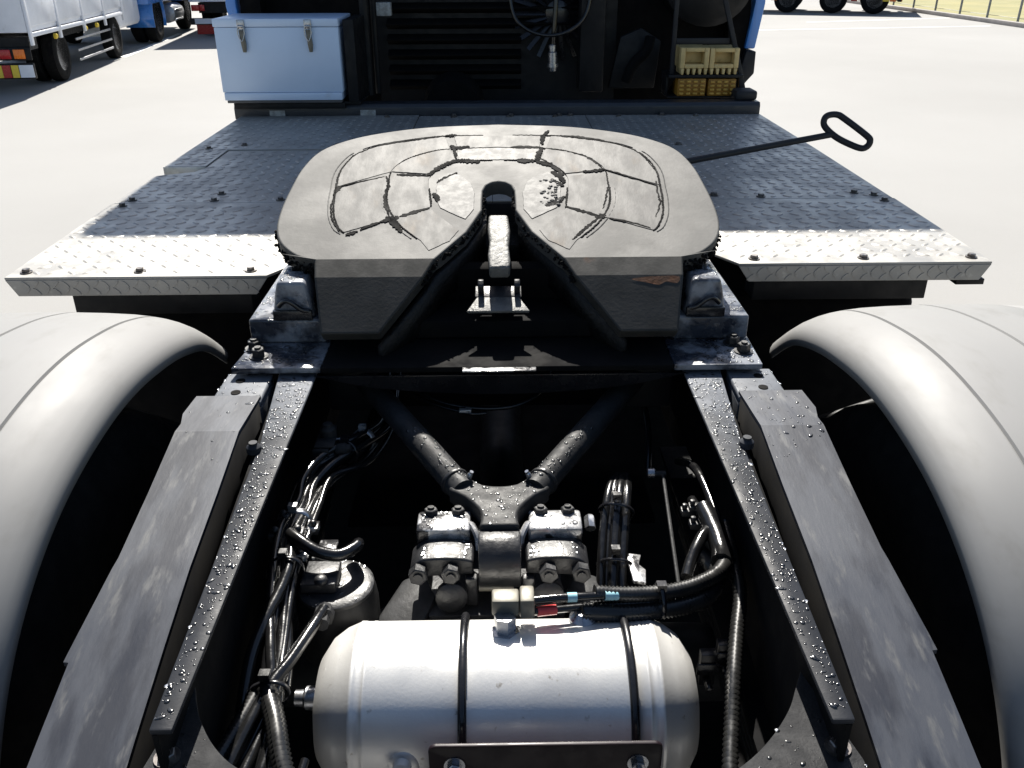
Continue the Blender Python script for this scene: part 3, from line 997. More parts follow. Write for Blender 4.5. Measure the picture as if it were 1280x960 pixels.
HX = -.004
b = B()
b.cyl((HX - .034, 1.135, .845), (HX + .034, 1.135, .845), .047, n=32)
b.build('rod_bush', 'cast', T, bevel=.004)
b = B()
yk = [(-.033, 1.150), (-.030, 1.175), (-.036, 1.20), (-.06, 1.235), (-.088, 1.262), (-.060, 1.296), (-.030, 1.272), (0, 1.266), (.030, 1.272), (.060, 1.296), (.088, 1.262), (.06, 1.235), (.036, 1.20), (.030, 1.175), (.033, 1.150)]
b.prism([(HX + x, y) for x, y in sp2(yk, 3)], .868, .900)
vk = b.build('rod_yoke', 'vrod', T, bevel=.009, seg=3)
beads(vk, [(HX + x * .85, 1.2 + (y - 1.2) * .9) for x, y in yk], lambda x, y: .9, 90, .0012, .0045, 80)
for s in (-1, 1):
    b = B()
    p0, p1 = Vector((HX + s * .062, 1.268, .886)), Vector((s * .30, 1.66, .93))
    b.tube([p0, p0.lerp(p1, .9), p1], .0245, 20)
    arm = b.build('rod_arm', 'vrod', T)
    b = B()
    d = (p1 - p0).normalized()
    b.tube([p0 + d * .028, p0 + d * .036], .0275, 20)
    b.build('arm_collar', 'cast', arm, bevel=.002)
    b = B()
    rl = random.Random(90 + s)
    for i in range(70):
        t = rl.uniform(.02, .42)
        a = rl.uniform(-.75, .75)
        side = d.cross(Vector((0, 0, 1))).normalized()
        up = side.cross(d)
        nn = up * math.cos(a) + side * math.sin(a)
        r = .0013 + .0025 * rl.random() ** 2
        b.lathe(p0.lerp(p1, t) + nn * .0243, nn, [(-.0005, r), (r * .4, r * .8), (r * .6, r * .35)], 7)
    tag(b.build('water_beads', 'water', arm, sharp=60), kind='stuff')
    b = B()
    b.lathe(p0 + d * .018 + Vector((-s * .018, 0, .018)), (-s * .4, -.2, 1), [(0, .005), (.008, .005), (.011, .003), (.015, .0035)], 10)
    b.build('grease_nipple', 'steel', arm)
    b = B()
    b.box(*sorted((s * .27, s * .36)), 1.62, 1.72, .86, 1.0)
    b.build('rod_bracket', 'black', arm, bevel=.006)
    # cap block, clamp plate, bolts, pad
    b = B()
    x0, x1 = HX + s * .048, HX + s * .138
    b.box(*sorted((x0, x1)), 1.165, 1.222, .845, .880)
    cb = b.build('clamp_block', 'bare_wet', T, bevel=.006, seg=2)
    beads(cb, [(x0 + s * .006, 1.17), (x1 - s * .006, 1.17), (x1 - s * .006, 1.217), (x0 + s * .006, 1.217)], lambda x, y: .88, 30, .0018, .0075, 95 + s)
    for xb in (x0 + s * .022, x1 - s * .022):
        hexbolt(cb, (xb, 1.214, .874), (0, .2, 1), .012, .012, 'cast', washer=False)
    b = B()
    cl = sp2([(x0 - s * .006, .858), (x0 + s * .02, .864), (x0 + s * .06, .864), (x1 - s * .01, .860), (x1 + s * .006, .846)], 4)
    b.prism(cl + [(x1 + s * .008, .826), (x0 - s * .006, .832)], 1.110, 1.164, 'XZ')
    cp = b.build('clamp_plate', 'cast', T, bevel=.005, seg=3)
    beads(cp, [(x0 + s * .002, 1.115), (x1 - s * .012, 1.115), (x1 - s * .012, 1.16), (x0 + s * .002, 1.16)], lambda x, y: .863, 40, .0015, .0045, 97 + s)
    for xb in (x0 + s * .030, x1 - s * .008):
        hexbolt(cp, (xb, 1.108, .842), (0, -1, .1), .0155, .018, 'cast', washer=False)
    b = B()
    b.lathe((x0 + s * .03, 1.10, .800), (0, -1, .2), [(0, .026), (.012, .026), (.018, .018)], 18)
    b.build('clamp_boss', 'cast', cp)
    b = B()
    b.tube(spline([(x0 + s * .004, 1.190, .872), (HX + s * .046, 1.182, .876), (HX + s * .036, 1.160, .868), (HX + s * .034, 1.150, .850)]), .006, 8)
    b.build('retaining_clip', 'bare_wet', cb)
    b = B()
    b.box(*sorted((HX + s * .036, HX + s * .056)), 1.10, 1.118, .775, .83)
    b.build('clamp_lug', 'cast', T, bevel=.004)
    b = B()
    pad_ = [(s * .105, 1.115), (s * .128, 1.17), (s * .165, 1.165), (s * .205, 1.09), (s * .215, 1.03), (s * .128, 1.055)]
    pad_ = [(HX + x, y) for x, y in pad_]
    b.loft([[(x, y, .80 - abs(x) * .25 + (y - 1.05) * .2) for x, y in pad_], [(x * 1.08, y, .60) for x, y in pad_]])
    b.build('axle_pad', 'vrod', T, bevel=.006)
b = B()
b.box(-.12, .10, 1.082, 1.20, .745, .772)
b.build('axle_bracket', 'cast', T, bevel=.002)
b = B()
b.cyl((HX - .034, 1.102, .812), (HX + .022, 1.102, .812), .006, n=12)
b.build('brass_pin', 'brass', T)

# ---- air tank with bands and bracket
TK = Vector((.004, .93, .735))
rt = .122
b = B()
hl = .279
prof = [(-hl, .001), (-hl + .002, .04), (-hl + .010, .075), (-hl + .026, .10), (-hl + .045, .114), (-hl + .064, rt), (-hl + .0645, rt + .0008), (-hl + .070, rt + .0008), (-hl + .0705, rt), (-hl + .082, rt), (-hl + .0825, rt + .0006), (-hl + .086, rt + .0006), (-hl + .0865, rt)]
prof = prof + [(-d, r) for d, r in reversed(prof)]
b.lathe(TK, (1, 0, 0), prof, 72)
tank = tag(b.build('air_tank', 'tank', T, sharp=60), 'pale aluminium air tank held by two black bands between the rails')
for x in (-.056, .176):
    b = B()
    pts = []
    for i in range(25):
        a = R(-30 + i * 9.2)
        pts.append((x, TK.y + math.cos(a) * (rt + .006), TK.z + math.sin(a) * (rt + .006)))
    pts.append((x, .80, .77))
    b.tube(pts, .0062, 10)
    b.build('tank_band', 'black_gloss', tank)
b = B()
c_ = []
for (x, z, a0) in ((.193, .818, 0), (-.087, .818, 90)):
    for k in range(5):
        a = R(a0 + k * 22.5)
        c_.append((x + .010 * math.cos(a), z + .010 * math.sin(a)))
b.prism(c_ + [(-.097, .66), (.203, .66)], .776, .782, 'XZ', Matrix.Translation((0, 0, 0)))
b.box(-.095, .201, .7825, .80, .66, .668)
tb = b.build('tank_bracket', 'tank_bracket', tank, bevel=.0015)
for x in (-.064, .172):
    hexbolt(tb, (x, .776, .795), (0, -1, .1), .0095, .010, 'steel')
b = B()
b.lathe((-.270, .93, .735 + .02), (-1, 0, 0), [(0, .017), (.018, .017), (.022, .012), (.034, .012)], 14)
b.build('drain_plug', 'steel', tank)
b = B()
b.lathe((-.136, .820, .752), (-.05, -.95, .28), [(-.015, .024), (.008, .024), (.012, .020), (.014, .013), (.026, .012), (.028, .009)], 20)
b.build('tank_port', 'tank', tank)
b = B()   # riser boss and elbow
b.lathe((.003, .955, .850), (0, .1, 1), [(-.01, .021), (.006, .021), (.007, .016), (.03, .016)], 6)
b.build('tank_riser', 'steel', tank)
b = B()
b.box(-.016, .024, .965, .995, .872, .900)
b.box(.0245, .046, .962, .998, .869, .903)
b.build('elbow_fitting', 'brass', tank, bevel=.004)
b = B()
b.lathe((.118, .985, .846), (0, 0, 1), [(-.01, .02), (.006, .02), (.012, .014), (.016, .010)], 16)
b.build('tank_plug', 'steel', tank)

# ---- hoses and conduits
def hose(pts, r=.007, m='rubber', rib=None, name='air_hose', k=8, n=10, parent=T):
    b = B()
    b.tube(spline(pts, k), r, n, rib)
    return b.build(name, m, parent, sharp=60 if not rib else 80)


# right run from the elbow to the rail
hose([(.046, .983, .886), (.08, .985, .888), (.12, .990, .886), (.17, 1.00, .880), (.24, 1.012, .872)], .0065)
hose([(.046, .975, .872), (.09, .985, .868), (.16, 1.0, .862), (.24, 1.01, .858)], .0055)
hose([(.135, 1.0, .884), (.20, 1.005, .876), (.27, 1.02, .872), (.325, 1.05, .872), (.352, 1.09, .868), (.357, 1.13, .855), (.352, 1.2, .83)], .0125, 'conduit', (.0058, .0024), 'wiring_conduit')
hose([(.115, .985, .862), (.19, .992, .852), (.27, 1.008, .850), (.315, 1.03, .850), (.338, 1.075, .845), (.345, 1.12, .83), (.34, 1.2, .80)], .0145, 'conduit', (.006, .0026), 'wiring_conduit')
hose([(.345, 1.085, .87), (.352, 1.115, .868), (.352, 1.16, .872), (.345, 1.22, .88)], .017, 'rubber', None, 'hose_sleeve')
hose([(.290, 1.075, .85), (.305, 1.11, .862), (.325, 1.145, .872), (.343, 1.18, .87), (.345, 1.30, .84)], .010)
t1 = B()
t1.tube([(.094, .9865, .8878), (.108, .988, .8868)], .0071, 12)
t1.build('blue_tape', 'blue_tape', T)
t1 = B()
t1.tube([(.102 + .0, .9862, .8871), (.112, .9885, .8865)], .0072, 12)
t1.bm.free()
t1 = B()
t1.tube([(.05, .9757, .8715), (.078, .982, .8695)], .0075, 12)
t1.build('red_tape', 'red_tape', T)
t1 = B()
t1.tube([(.150, .994, .884), (.170, .997, .881)], .0072, 12)
t1.build('blue_tape', 'blue_tape', T)


def tie(c, axis, r, name='cable_tie', wd=.006, m='black_gloss', parent=T, lug=True):
    b = B()
    c, a = Vector(c), Vector(axis).normalized()
    u = a.orthogonal().normalized()
    v = a.cross(u)
    ring = [c + (u * math.cos(2 * math.pi * i / 16) * r[0] + v * math.sin(2 * math.pi * i / 16) * r[1]) for i in range(16)]
    b.loft([[q - a * wd / 2 for q in ring], [q + a * wd / 2 for q in ring]], True, False)
    if lug:
        z = c + Vector((0, 0, max(r)))
        b.box(z.x - .006, z.x + .006, z.y - .005, z.y + .005, z.z - .004, z.z + .005)
    return b.build(name, m, parent, solid=.002, offset=1)


tie((.235, 1.005, .866), (1, .1, 0), (.024, .022))
# corrugated drop on the right
hose([(.380, 1.20, .86), (.372, 1.10, .85), (.366, 1.04, .84), (.345, .97, .825), (.325, .90, .81), (.31, .84, .79), (.295, .78, .775), (.285, .72, .76)], .0115, 'conduit', (.0075, .0032), 'wiring_conduit')
hose([(.288, .735, .765), (.282, .70, .75), (.28, .64, .72)], .009)
# upright hose bundle right of the rod
for i, (dx, dy, r) in enumerate(((-.020, 0, .008), (-.008, .012, .008), (.006, .006, .0085), (.018, .012, .007), (0, -.012, .0105), (.016, -.008, .009))):
    hose([(.178 + dx, 1.08 + dy, .70), (.185 + dx, 1.15 + dy, .775), (.198 + dx, 1.24 + dy, .825), (.212 + dx * .9, 1.31 + dy * .8, .852), (.224 + dx * .6, 1.37 + dy * .6, .845), (.232 + dx * .4, 1.42, .80), (.238, 1.46, .70)], r)
tie((.204, 1.275, .835), (.25, .8, .45), (.034, .028))
tie((.192, 1.18, .79), (.2, .85, .5), (.034, .026))
b = B()
b.prism([(.215, 1.12), (.235, 1.115), (.24, 1.15), (.23, 1.165), (.238, 1.19), (.212, 1.195)], .80, .806)
b.build('hose_bracket', 'bare_wet', T, bevel=.002)
b = B()
b.lathe((.155, 1.24, .825), (0, 1, .4), [(0, .010), (.022, .010), (.026, .007)], 6)
b.build('hose_union', 'steel', T)
# height sensing rod
b = B()
b.tube([(.278, 1.06, .83), (.300, 1.355, .862)], .0032, 8)
b.cyl((.270, 1.357, .862), (.305, 1.357, .862), .0055, n=10)
b.build('height_link', 'vrod', T)
b = B()
b.lathe((.272, 1.36, .862), (1, 0, 0), [(0, .009), (.012, .009), (.015, .006)], 12)
b.build('link_joint', 'steel', T)
# clips and small valves on the inner face of the right rail
for (x, y, z) in ((.335, 1.235, .87), (.322, 1.235, .862), (.330, 1.20, .86)):
    b = B()
    b.box(x - .012, x + .012, y - .009, y + .009, z - .006, z + .006)
    b.cyl((x - .006, y, z + .006), (x - .006, y, z + .016), .005, n=8)
    b.build('pipe_clip', 'cast', T, bevel=.0025)
for (x, y, z, h) in ((.305, .965, .80, .06), (.335, .985, .80, .05)):
    b = B()
    b.box(x - .012, x + .012, y - .008, y + .008, z - h, z)
    b.box(x - .018, x + .018, y - .012, y - .0085, z - h * .6, z - h * .25)
    b.cyl((x, y - .01, z - h * .8), (x, y - .03, z - h * .8), .006, n=8)
    b.build('level_valve', 'black_gloss', T, bevel=.002)
hose([(.36, 1.5, .80), (.355, 1.35, .88), (.36, 1.24, .885), (.365, 1.1, .86)], .008)
hose([(.30, 1.75, .88), (.31, 1.60, .84), (.30, 1.5, .78)], .007)

# left harness
left = [
    ([(-.255, 1.80, .90), (-.250, 1.66, .87), (-.252, 1.555, .855), (-.285, 1.47, .87), (-.335, 1.40, .875), (-.358, 1.33, .87), (-.362, 1.26, .865), (-.368, 1.17, .86), (-.352, 1.05, .845), (-.338, .95, .83), (-.33, .86, .82), (-.35, .76, .80)], .0085),
    ([(-.262, 1.80, .88), (-.264, 1.66, .85), (-.272, 1.555, .845), (-.305, 1.45, .855), (-.345, 1.37, .86), (-.352, 1.26, .86), (-.355, 1.17, .855), (-.335, 1.05, .84), (-.322, .95, .825), (-.318, .86, .81), (-.31, .76, .79)], .0095),
    ([(-.245, 1.80, .87), (-.246, 1.66, .84), (-.255, 1.55, .83), (-.282, 1.44, .84), (-.325, 1.35, .85), (-.338, 1.26, .855), (-.343, 1.17, .85), (-.345, 1.08, .84), (-.33, .95, .82), (-.333, .86, .81), (-.36, .78, .79)], .0075),
    ([(-.27, 1.78, .86), (-.28, 1.64, .83), (-.30, 1.52, .84), (-.345, 1.42, .86), (-.372, 1.34, .86), (-.372, 1.24, .86), (-.362, 1.15, .85), (-.34, 1.06, .835), (-.315, .97, .815), (-.305, .90, .805)], .007),
    ([(-.345, 1.16, .875), (-.335, 1.10, .87), (-.338, 1.05, .862), (-.350, .985, .852), (-.358, .925, .835), (-.357, .85, .80), (-.35, .74, .75)], .0088),
    ([(-.272, 1.03, .835), (-.282, .98, .84), (-.30, .92, .838), (-.32, .87, .835), (-.342, .79, .82), (-.362, .70, .80)], .0092),
    ([(-.315, .88, .815), (-.305, .82, .81), (-.31, .75, .80), (-.33, .68, .78)], .0085),
    ([(-.36, 1.55, .80), (-.345, 1.40, .83), (-.33, 1.25, .84), (-.325, 1.15, .84)], .0065),
]
for pts, r in left:
    hose(pts, r)
rh = random.Random(21)
for k in range(7):
    base = left[k % 3][0]
    ox, oz = rh.uniform(-.004, .026), rh.uniform(-.018, .012)
    hose([(x + ox + rh.uniform(-.006, .006), y + rh.uniform(-.01, .01), z + oz + rh.uniform(-.006, .006)) for x, y, z in base], rh.choice((.0045, .006, .0075)))
tie((-.345, 1.10, .852), (.1, 1, .1), (.034, .026))
tie((-.30, 1.44, .865), (.6, 1, 0), (.030, .024))
hose([(-.325, .875, .835), (-.30, .82, .83), (-.283, .77, .82), (-.262, .72, .80), (-.24, .66, .78)], .0145, 'conduit', (.0066, .0028), 'wiring_conduit')
hose([(-.335, .875, .828), (-.352, .81, .82), (-.372, .75, .81), (-.395, .69, .79)], .0115, 'conduit', (.006, .0024), 'wiring_conduit')
hose([(-.262, .80, .78), (-.27, .74, .77), (-.285, .66, .75)], .006)
tie((-.322, .872, .822), (.1, 1, .15), (.036, .024))
tie((-.352, 1.215, .860), (.1, 1, .1), (.034, .024), 'hose_clamp', .012, 'steel')
tie((-.275, 1.50, .858), (.5, 1, .1), (.028, .022), 'hose_clamp', .012, 'bare_wet')
b = B()
b.tube([(-.282, 1.49, .875), (-.31, 1.475, .876), (-.355, 1.472, .875)], .0025, 6)
b.build('clamp_wire', 'bare_wet', T)
for (x, y, z, a) in ((-.318, 1.20, .865, 0), (-.375, 1.175, .87, 0), (-.372, 1.225, .868, 0), (-.325, 1.135, .86, 0), (-.335, 1.165, .88, 0)):
    b = B()
    b.box(x - .010, x + .010, y - .012, y + .012, z - .01, z + .004)
    b.lathe((x, y, z + .004), (0, 0, 1), [(0, .007), (.006, .007), (.009, .004)], 8)
    b.build('hose_clip', 'bare_wet' if x > -.33 else 'cast', T, bevel=.002)
# relay valve canister
b = B()
b.lathe((-.268, 1.105, .70), (0, 0, 1), [(0, .066), (.09, .066), (.105, .064), (.115, .060)], 32)
cn = tag(b.build('valve_canister', 'black', T, sharp=30), 'black valve canister with a wet lid beside the hose run')
b = B()
b.lathe((-.268, 1.105, .815), (0, 0, 1), [(0.0002, .061), (.006, .061), (.009, .055), (.0095, .045)], 32)
ln = b.build('canister_lid', 'cast', cn)
beads(cn, [(-.268 + .058 * math.cos(i / 16 * 6.283), 1.105 + .058 * math.sin(i / 16 * 6.283)) for i in range(16)], lambda x, y: .8245, 45, .0015, .0045, 110)
b = B()
b.box(-.318, -.262, 1.075, 1.135, .826, .845)
b.lathe((-.285, 1.08, .845), (0, 0, 1), [(0, .012), (.008, .012), (.012, .006)], 6)
b.build('canister_valve', 'cast', cn, bevel=.003)
b = B()
b.prism([(-.312, 1.14), (-.275, 1.14), (-.275, 1.19), (-.305, 1.19)], .840, .846)
b.build('valve_bracket', 'bare_wet', cn, bevel=.002)
hose([(-.345, 1.155, .885), (-.325, 1.135, .885), (-.295, 1.118, .876), (-.262, 1.118, .868), (-.240, 1.138, .866), (-.236, 1.155, .862), (-.25, 1.165, .84)], .0105, 'rubber', None, 'air_hose', 8, 10, cn)
b = B()
b.lathe((-.275, 1.045, .822), (.1, -.9, .2), [(0, .012), (.012, .012), (.013, .016), (.028, .016), (.029, .010), (.05, .010)], 8)
b.build('hose_union', 'cast', T)
# valve on the left rail further ahead
b = B()
b.box(-.355, -.325, 1.40, 1.50, .85, .895)
b.box(-.352, -.315, 1.405, 1.44, .8955, .90)
b.lathe((-.332, 1.45, .895), (0, 0, 1), [(0, .016), (.02, .016), (.024, .010), (.03, .010)], 12)
b.lathe((-.315, 1.425, .88), (1, 0, .2), [(0, .012), (.02, .012), (.022, .008), (.03, .008)], 10)
vl = b.build('brake_valve', 'vrod', T, bevel=.003)
beads(vl, [(-.354, 1.404), (-.327, 1.404), (-.327, 1.49), (-.354, 1.49)], lambda x, y: .8955, 40, .0015, .004, 120)
# sagging cable further ahead under the fifth wheel
hose([(-.25, 1.70, .93), (-.18, 1.63, .905), (-.10, 1.582, .892), (0, 1.57, .89), (.07, 1.60, .90), (.12, 1.68, .93)], .005)
hose([(-.25, 1.68, .92), (-.16, 1.60, .895), (-.07, 1.558, .886), (-.03, 1.558, .885)], .004)
b = B()
b.box(-.085, -.06, 1.552, 1.568, .888, .895)
b.build('cable_lug', 'bare_wet', T, bevel=.002)

# ---- behind the cab: bar, louvres, brackets, cab
b = B()
b.prism([(4.095, 1.048), (4.095, 1.098), (4.105, 1.112), (4.20, 1.112), (4.20, 1.048)], -1.20, 1.205, 'YZ')
cb = b.build('cross_bar', 'bar', T, bevel=.004)
for x in (-1.005, -.592):
    b = B()
    b.box(x - .035, x + .035, 4.0935, 4.0947, 1.052, 1.088)
    b.build('sticker', 'sticker', cb)
    for k in (-.018, .018):
        hexbolt(cb, (x + k, 4.093, 1.048), (0, -1, 0), .007, .006)
for x in (-.2, .06, .28, .33, .75):
    hexbolt(cb, (x, 4.075, DZ + .001), (0, 0, 1), .011, .01, stud=False)
b = B()
b.box(1.10, 1.20, 4.14, 4.26, 1.1125, 1.155)
b.build('step_block', 'grey_dark', T, bevel=.012)
# louvre panel
b = B()
b.box(-.60, .60, 4.66, 4.70, 1.0, 1.75)
b.build('engine_cover', 'black', T)
for i in range(9):
    b = B()
    z = 1.10 + i * .072
    b.prism([(4.655, z), (4.60, z + .022), (4.60, z + .028), (4.655, z + .05)], -.545, .50 if i > 3 else .12, 'YZ')
    b.build('louvre_slat', 'black_matte', T, bevel=.002)
b = B()
b.lathe((.30, 4.60, 1.46), (0, 1, 0), [(0, .03), (.01, .06), (.05, .06)], 20)
for i in range(22):
    a = 2 * math.pi * i / 22
    m_ = Matrix.Translation((.30, 4.615, 1.46)) @ Matrix.Rotation(a, 4, 'Y') @ Matrix.Translation((.13, 0, 0)) @ Matrix.Rotation(R(35), 4, 'X')
    b.box(-.07, .09, -.002, .002, -.012, .012, m_)
tag(b.build('radiator_fan', 'black_gloss', T), 'dark radiator fan in the shade behind the hanging plug')
b = B()
b.lathe((-.22, 4.35, 1.05), (0, 1, 0), [(0, .13), (.02, .14), (.2, .15)], 28)
b.build('gearbox_hump', 'black_matte', T)
b = B()
b.tube([(-.62, 4.40, 1.11), (-.62, 4.40, 2.4)], .022, 12)
b.tube([(-.585, 4.46, 1.11), (-.585, 4.46, 2.4)], .014, 12)
b.build('air_pipe', 'black', T)
b = B()
b.box(-.57, -.50, 4.45, 4.50, 1.46, 1.52)
b.build('junction_box', 'sticker', T, bevel=.004)
b = B()
b.box(.40, .52, 4.45, 4.60, 1.11, 2.2)
b.build('cab_post', 'black', T, bevel=.01)
b = B()
b.prism([(.55, 1.12), (.78, 1.12), (.80, 1.34), (.70, 1.40), (.60, 1.36)], 4.50, 4.53, 'XZ')
b.build('heat_shield', 'black', T, bevel=.008)
hose([(.74, 4.46, 1.36), (.72, 4.44, 1.30), (.66, 4.43, 1.24), (.63, 4.44, 1.16)], .026, 'black_matte', None, 'coolant_hose')
# chock carrier
cc = empty('chock_carrier', (0, 0, 0), 0, T)
b = B()
b.box(.80, 1.15, 4.23, 4.45, 1.1125, 1.119)
b.box(.80, 1.15, 4.235, 4.45, 1.200, 1.214)
b.box(.80, .812, 4.30, 4.45, 1.119, 1.20)
b.build('carrier_shelf', 'black', cc, bevel=.002)
b = B()
b.prism([(1.185, 1.113), (1.150, 1.113), (1.135, 1.22), (1.02, 1.56), (1.00, 1.9), (1.02, 1.9), (1.042, 1.56), (1.155, 1.22)], 4.27, 4.29, 'XZ')
b.box(.812, .832, 4.28, 4.30, 1.214, 1.9)
b.box(.8325, 1.08, 4.283, 4.295, 1.345, 1.37)
b.build('carrier_strut', 'grey_dark', cc, bevel=.002)
b = B()
b.lathe((1.02, 4.5, 1.62), (0, 1, 0), [(0, .18), (.03, .22), (.5, .22)], 32)
b.build('air_cleaner', 'black', T)
# cab
cab = empty('cab', (0, 0, 0), 0, T)
b = B()
b.prism([(4.72, 1.05), (4.72, 3.35), (4.66, 3.60), (4.80, 3.66), (5.9, 3.45), (6.55, 2.55), (6.7, 1.6), (6.7, .6), (5.9, .6), (5.9, 1.05)], -1.235, 1.235, 'YZ')
b.build('cab_shell', 'blue', cab, bevel=.05, seg=3)
b = B()
b.box(-1.20, 1.20, 4.705, 4.718, 1.0, 3.2)
b.build('rear_wall', 'black_matte', cab)
for s in (-1, 1):
    b = B()
    b.prism([(s * 1.235, 1.295), (s * 1.285, 1.295), (s * 1.312, 1.50), (s * 1.30, 2.2), (s * 1.27, 3.3), (s * 1.245, 3.3), (s * 1.262, 1.50)], 4.58, 4.72, 'XZ')
    b.build('side_panel', 'blue', cab, bevel=.006)
    b = B()
    b.prism([(s * 1.238, 1.285), (s * 1.288, 1.285), (s * 1.290, 1.18), (s * 1.268, 1.155), (s * 1.23, 1.11), (s * 1.22, 1.2)], 4.56, 5.6, 'XZ')
    b.build('side_trim', 'grey_dark', cab, bevel=.006)
    b = B()
    b.box(*sorted((s * 1.27, s * 1.305)), 4.60, 4.66, 1.515, 1.56)
    b.build('marker_lamp', 'orange', cab, bevel=.005)
    wh = empty('wheel', (s * 1.08, 5.35, .5), 0, T)
    ty = B()
    ty.lathe((-.13, 0, 0), (1, 0, 0), [(0.02, .29), (.0, .33), (.0, .42), (.02, .475), (.045, .495), (.215, .495), (.24, .475), (.26, .42), (.26, .33), (.24, .29)], 40)
    ty.build('tyre', 'tyre', wh)
    ty = B()
    ty.lathe((-.1, 0, 0), (1, 0, 0), [(0, .28), (.02, .1), (.18, .1), (.2, .29)], 24)
    ty.build('rim', 'rim', wh)
    b = B()
    b.box(*sorted((s * 1.15, s * 1.249)), 4.605, 4.70, 1.04, 2.4)
    b.build('cab_corner', 'black_matte', cab)
b = B()
b.box(-1.15, 1.15, 6.1, 6.6, .35, .62)
b.build('front_bumper', 'grey_dark', cab, bevel=.03)
b = B()   # toolbox carrier
b.box(-1.18, -.62, 4.09, 4.40, 1.1125, 1.126)
b.box(-.672, -.625, 4.075, 4.44, 1.1265, 1.47)
b.box(-1.19, -.69, 4.07, 4.088, 1.098, 1.124)
b.build('toolbox_carrier', 'black', T, bevel=.003)

# ------------------------------------------------------------------ things standing or hanging on the truck
tb = tag(empty('toolbox', (-.957, 4.05, 1.127)), 'white metal toolbox, sky reflection tinted into its colour, with two latches standing behind the cab', 'toolbox')
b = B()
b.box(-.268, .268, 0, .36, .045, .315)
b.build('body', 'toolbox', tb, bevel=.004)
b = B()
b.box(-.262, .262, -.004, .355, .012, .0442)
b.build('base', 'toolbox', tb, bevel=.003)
b = B()
b.box(-.255, .258, .004, .35, -.001, .0115)
b.build('skid', 'toolbox_trim', tb, bevel=.003)
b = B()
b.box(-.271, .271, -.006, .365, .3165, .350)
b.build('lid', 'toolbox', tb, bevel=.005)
for x in (-.148, .140):
    la = empty('latch', (x, -.006, .30), 0, tb)
    b = B()
    b.box(-.016, .016, -.006, -.0005, .008, .046)
    b.cyl((-.012, -.008, .02), (.012, -.008, .02), .006, n=10)
    b.build('latch_plate', 'steel', la, bevel=.0015)
    b = B()
    b.prism([(-.010, .005), (.010, .005), (.016, -.055), (.012, -.085), (-.002, -.085), (-.006, -.055)], -.010, -.002, 'XZ')
    b.build('latch_lever', 'brass', la, bevel=.0015)
    b = B()
    b.tube(spline([(-.011, -.009, .022), (-.014, -.012, -.01), (.0, -.013, -.04), (.014, -.012, -.01), (.011, -.009, .022)], 4), .0025, 6)
    b.build('latch_wire', 'steel', la)


def chock(name, kind, x0, x1, z0, z1, label):
    t = tag(empty(name, ((x0 + x1) / 2, 4.24, z0)), label, 'wheel chock', 'wheel chocks in the carrier')
    hw, h = (x1 - x0) / 2, z1 - z0
    m = 'chock' if kind else 'chock_dark'
    if kind:   # base side out: frame round a hollow, teeth below
        b = B()
        fr = .022
        b.box(-hw, -hw + fr, 0, .17, .028, h)
        b.box(hw - fr, hw, 0, .17, .028, h)
        b.box(-hw + fr + .0005, hw - fr - .0005, 0, .17, h - .018, h)
        b.box(-hw + fr + .0005, hw - fr - .0005, 0, .17, .028, .046)
        b.box(-hw + fr + .0005, hw - fr - .0005, .06, .17, .0465, h - .0185)
        b.build('body', m, t, bevel=.003)
        k = 5
        for i in range(k):
            x = -hw + .012 + i * (2 * hw - .024) / (k - 1)
            b = B()
            b.prism([(x - .008, .0275), (x + .008, .0275), (x + .005, 0.001), (x - .005, 0.001)], -.004, .12, 'XZ')
            b.build('tooth', m, t, bevel=.002)
    else:      # tread side out: rows of studs
        b = B()
        b.prism([(0, 0), (.0, h), (.06, h), (.20, .02), (.20, 0)], -hw, hw, 'YZ')
        b.build('body', m, t, bevel=.003)
        for i in range(4):
            for j in range(4):
                x = -hw + .017 + i * (2 * hw - .034) / 3
                z = .012 + j * (h - .024) / 3
                b = B()
                b.prism([(x - .010, z - .0045), (x + .010, z - .0045), (x + .010, z + .0045), (x - .010, z + .0045)], -.012, -.0003, 'XZ')
                b.build('stud', 'chock_stud', t, bevel=.002, seg=1)
    return t


chock('wheel_chock', 1, .850, .983, 1.2145, 1.332, 'beige wheel chock with a hollow face, upper shelf, nearer the hanging plug')
chock('wheel_chock', 1, .987, 1.122, 1.2145, 1.330, 'beige wheel chock with a hollow face, upper shelf, outer one')
chock('wheel_chock', 0, .846, .978, 1.1195, 1.197, 'studded orange-yellow wheel chock, lower shelf, nearer the hanging plug')
chock('wheel_chock', 0, .990, 1.120, 1.1195, 1.195, 'studded orange-yellow wheel chock, lower shelf, outer one')

pc = tag(empty('trailer_cable', (.27, 4.45, 1.21)), 'black trailer cable hanging behind the cab with a silver plug at its end', 'cable')
b = B()
b.tube(spline([(0, 0, .115), (.004, .0, .2), (.01, .01, .35), (-.01, .05, .6), (0, .15, .9)], 8), .012, 12)
b.build('cord', 'rubber', pc)
b = B()
b.lathe((0, 0, 0), (-.03, 0, 1), [(0, .017), (.018, .019), (.0185, .027), (.034, .027), (.0345, .021), (.046, .021), (.0465, .022), (.085, .022), (.09, .016), (.1, .016), (.1005, .018), (.118, .018), (.122, .013)], 20)
b.build('plug', 'steel', pc)
lc = B()
lc.tube(spline([(.05, 4.45, 1.75), (.07, 4.42, 1.50), (.13, 4.40, 1.41), (.24, 4.40, 1.375), (.35, 4.41, 1.40), (.43, 4.43, 1.49), (.46, 4.45, 1.75)], 8), .009, 10)
tag(lc.build('coupling_hose', 'rubber'), 'black hose sagging in a loop behind the plug of the cable', 'hose')


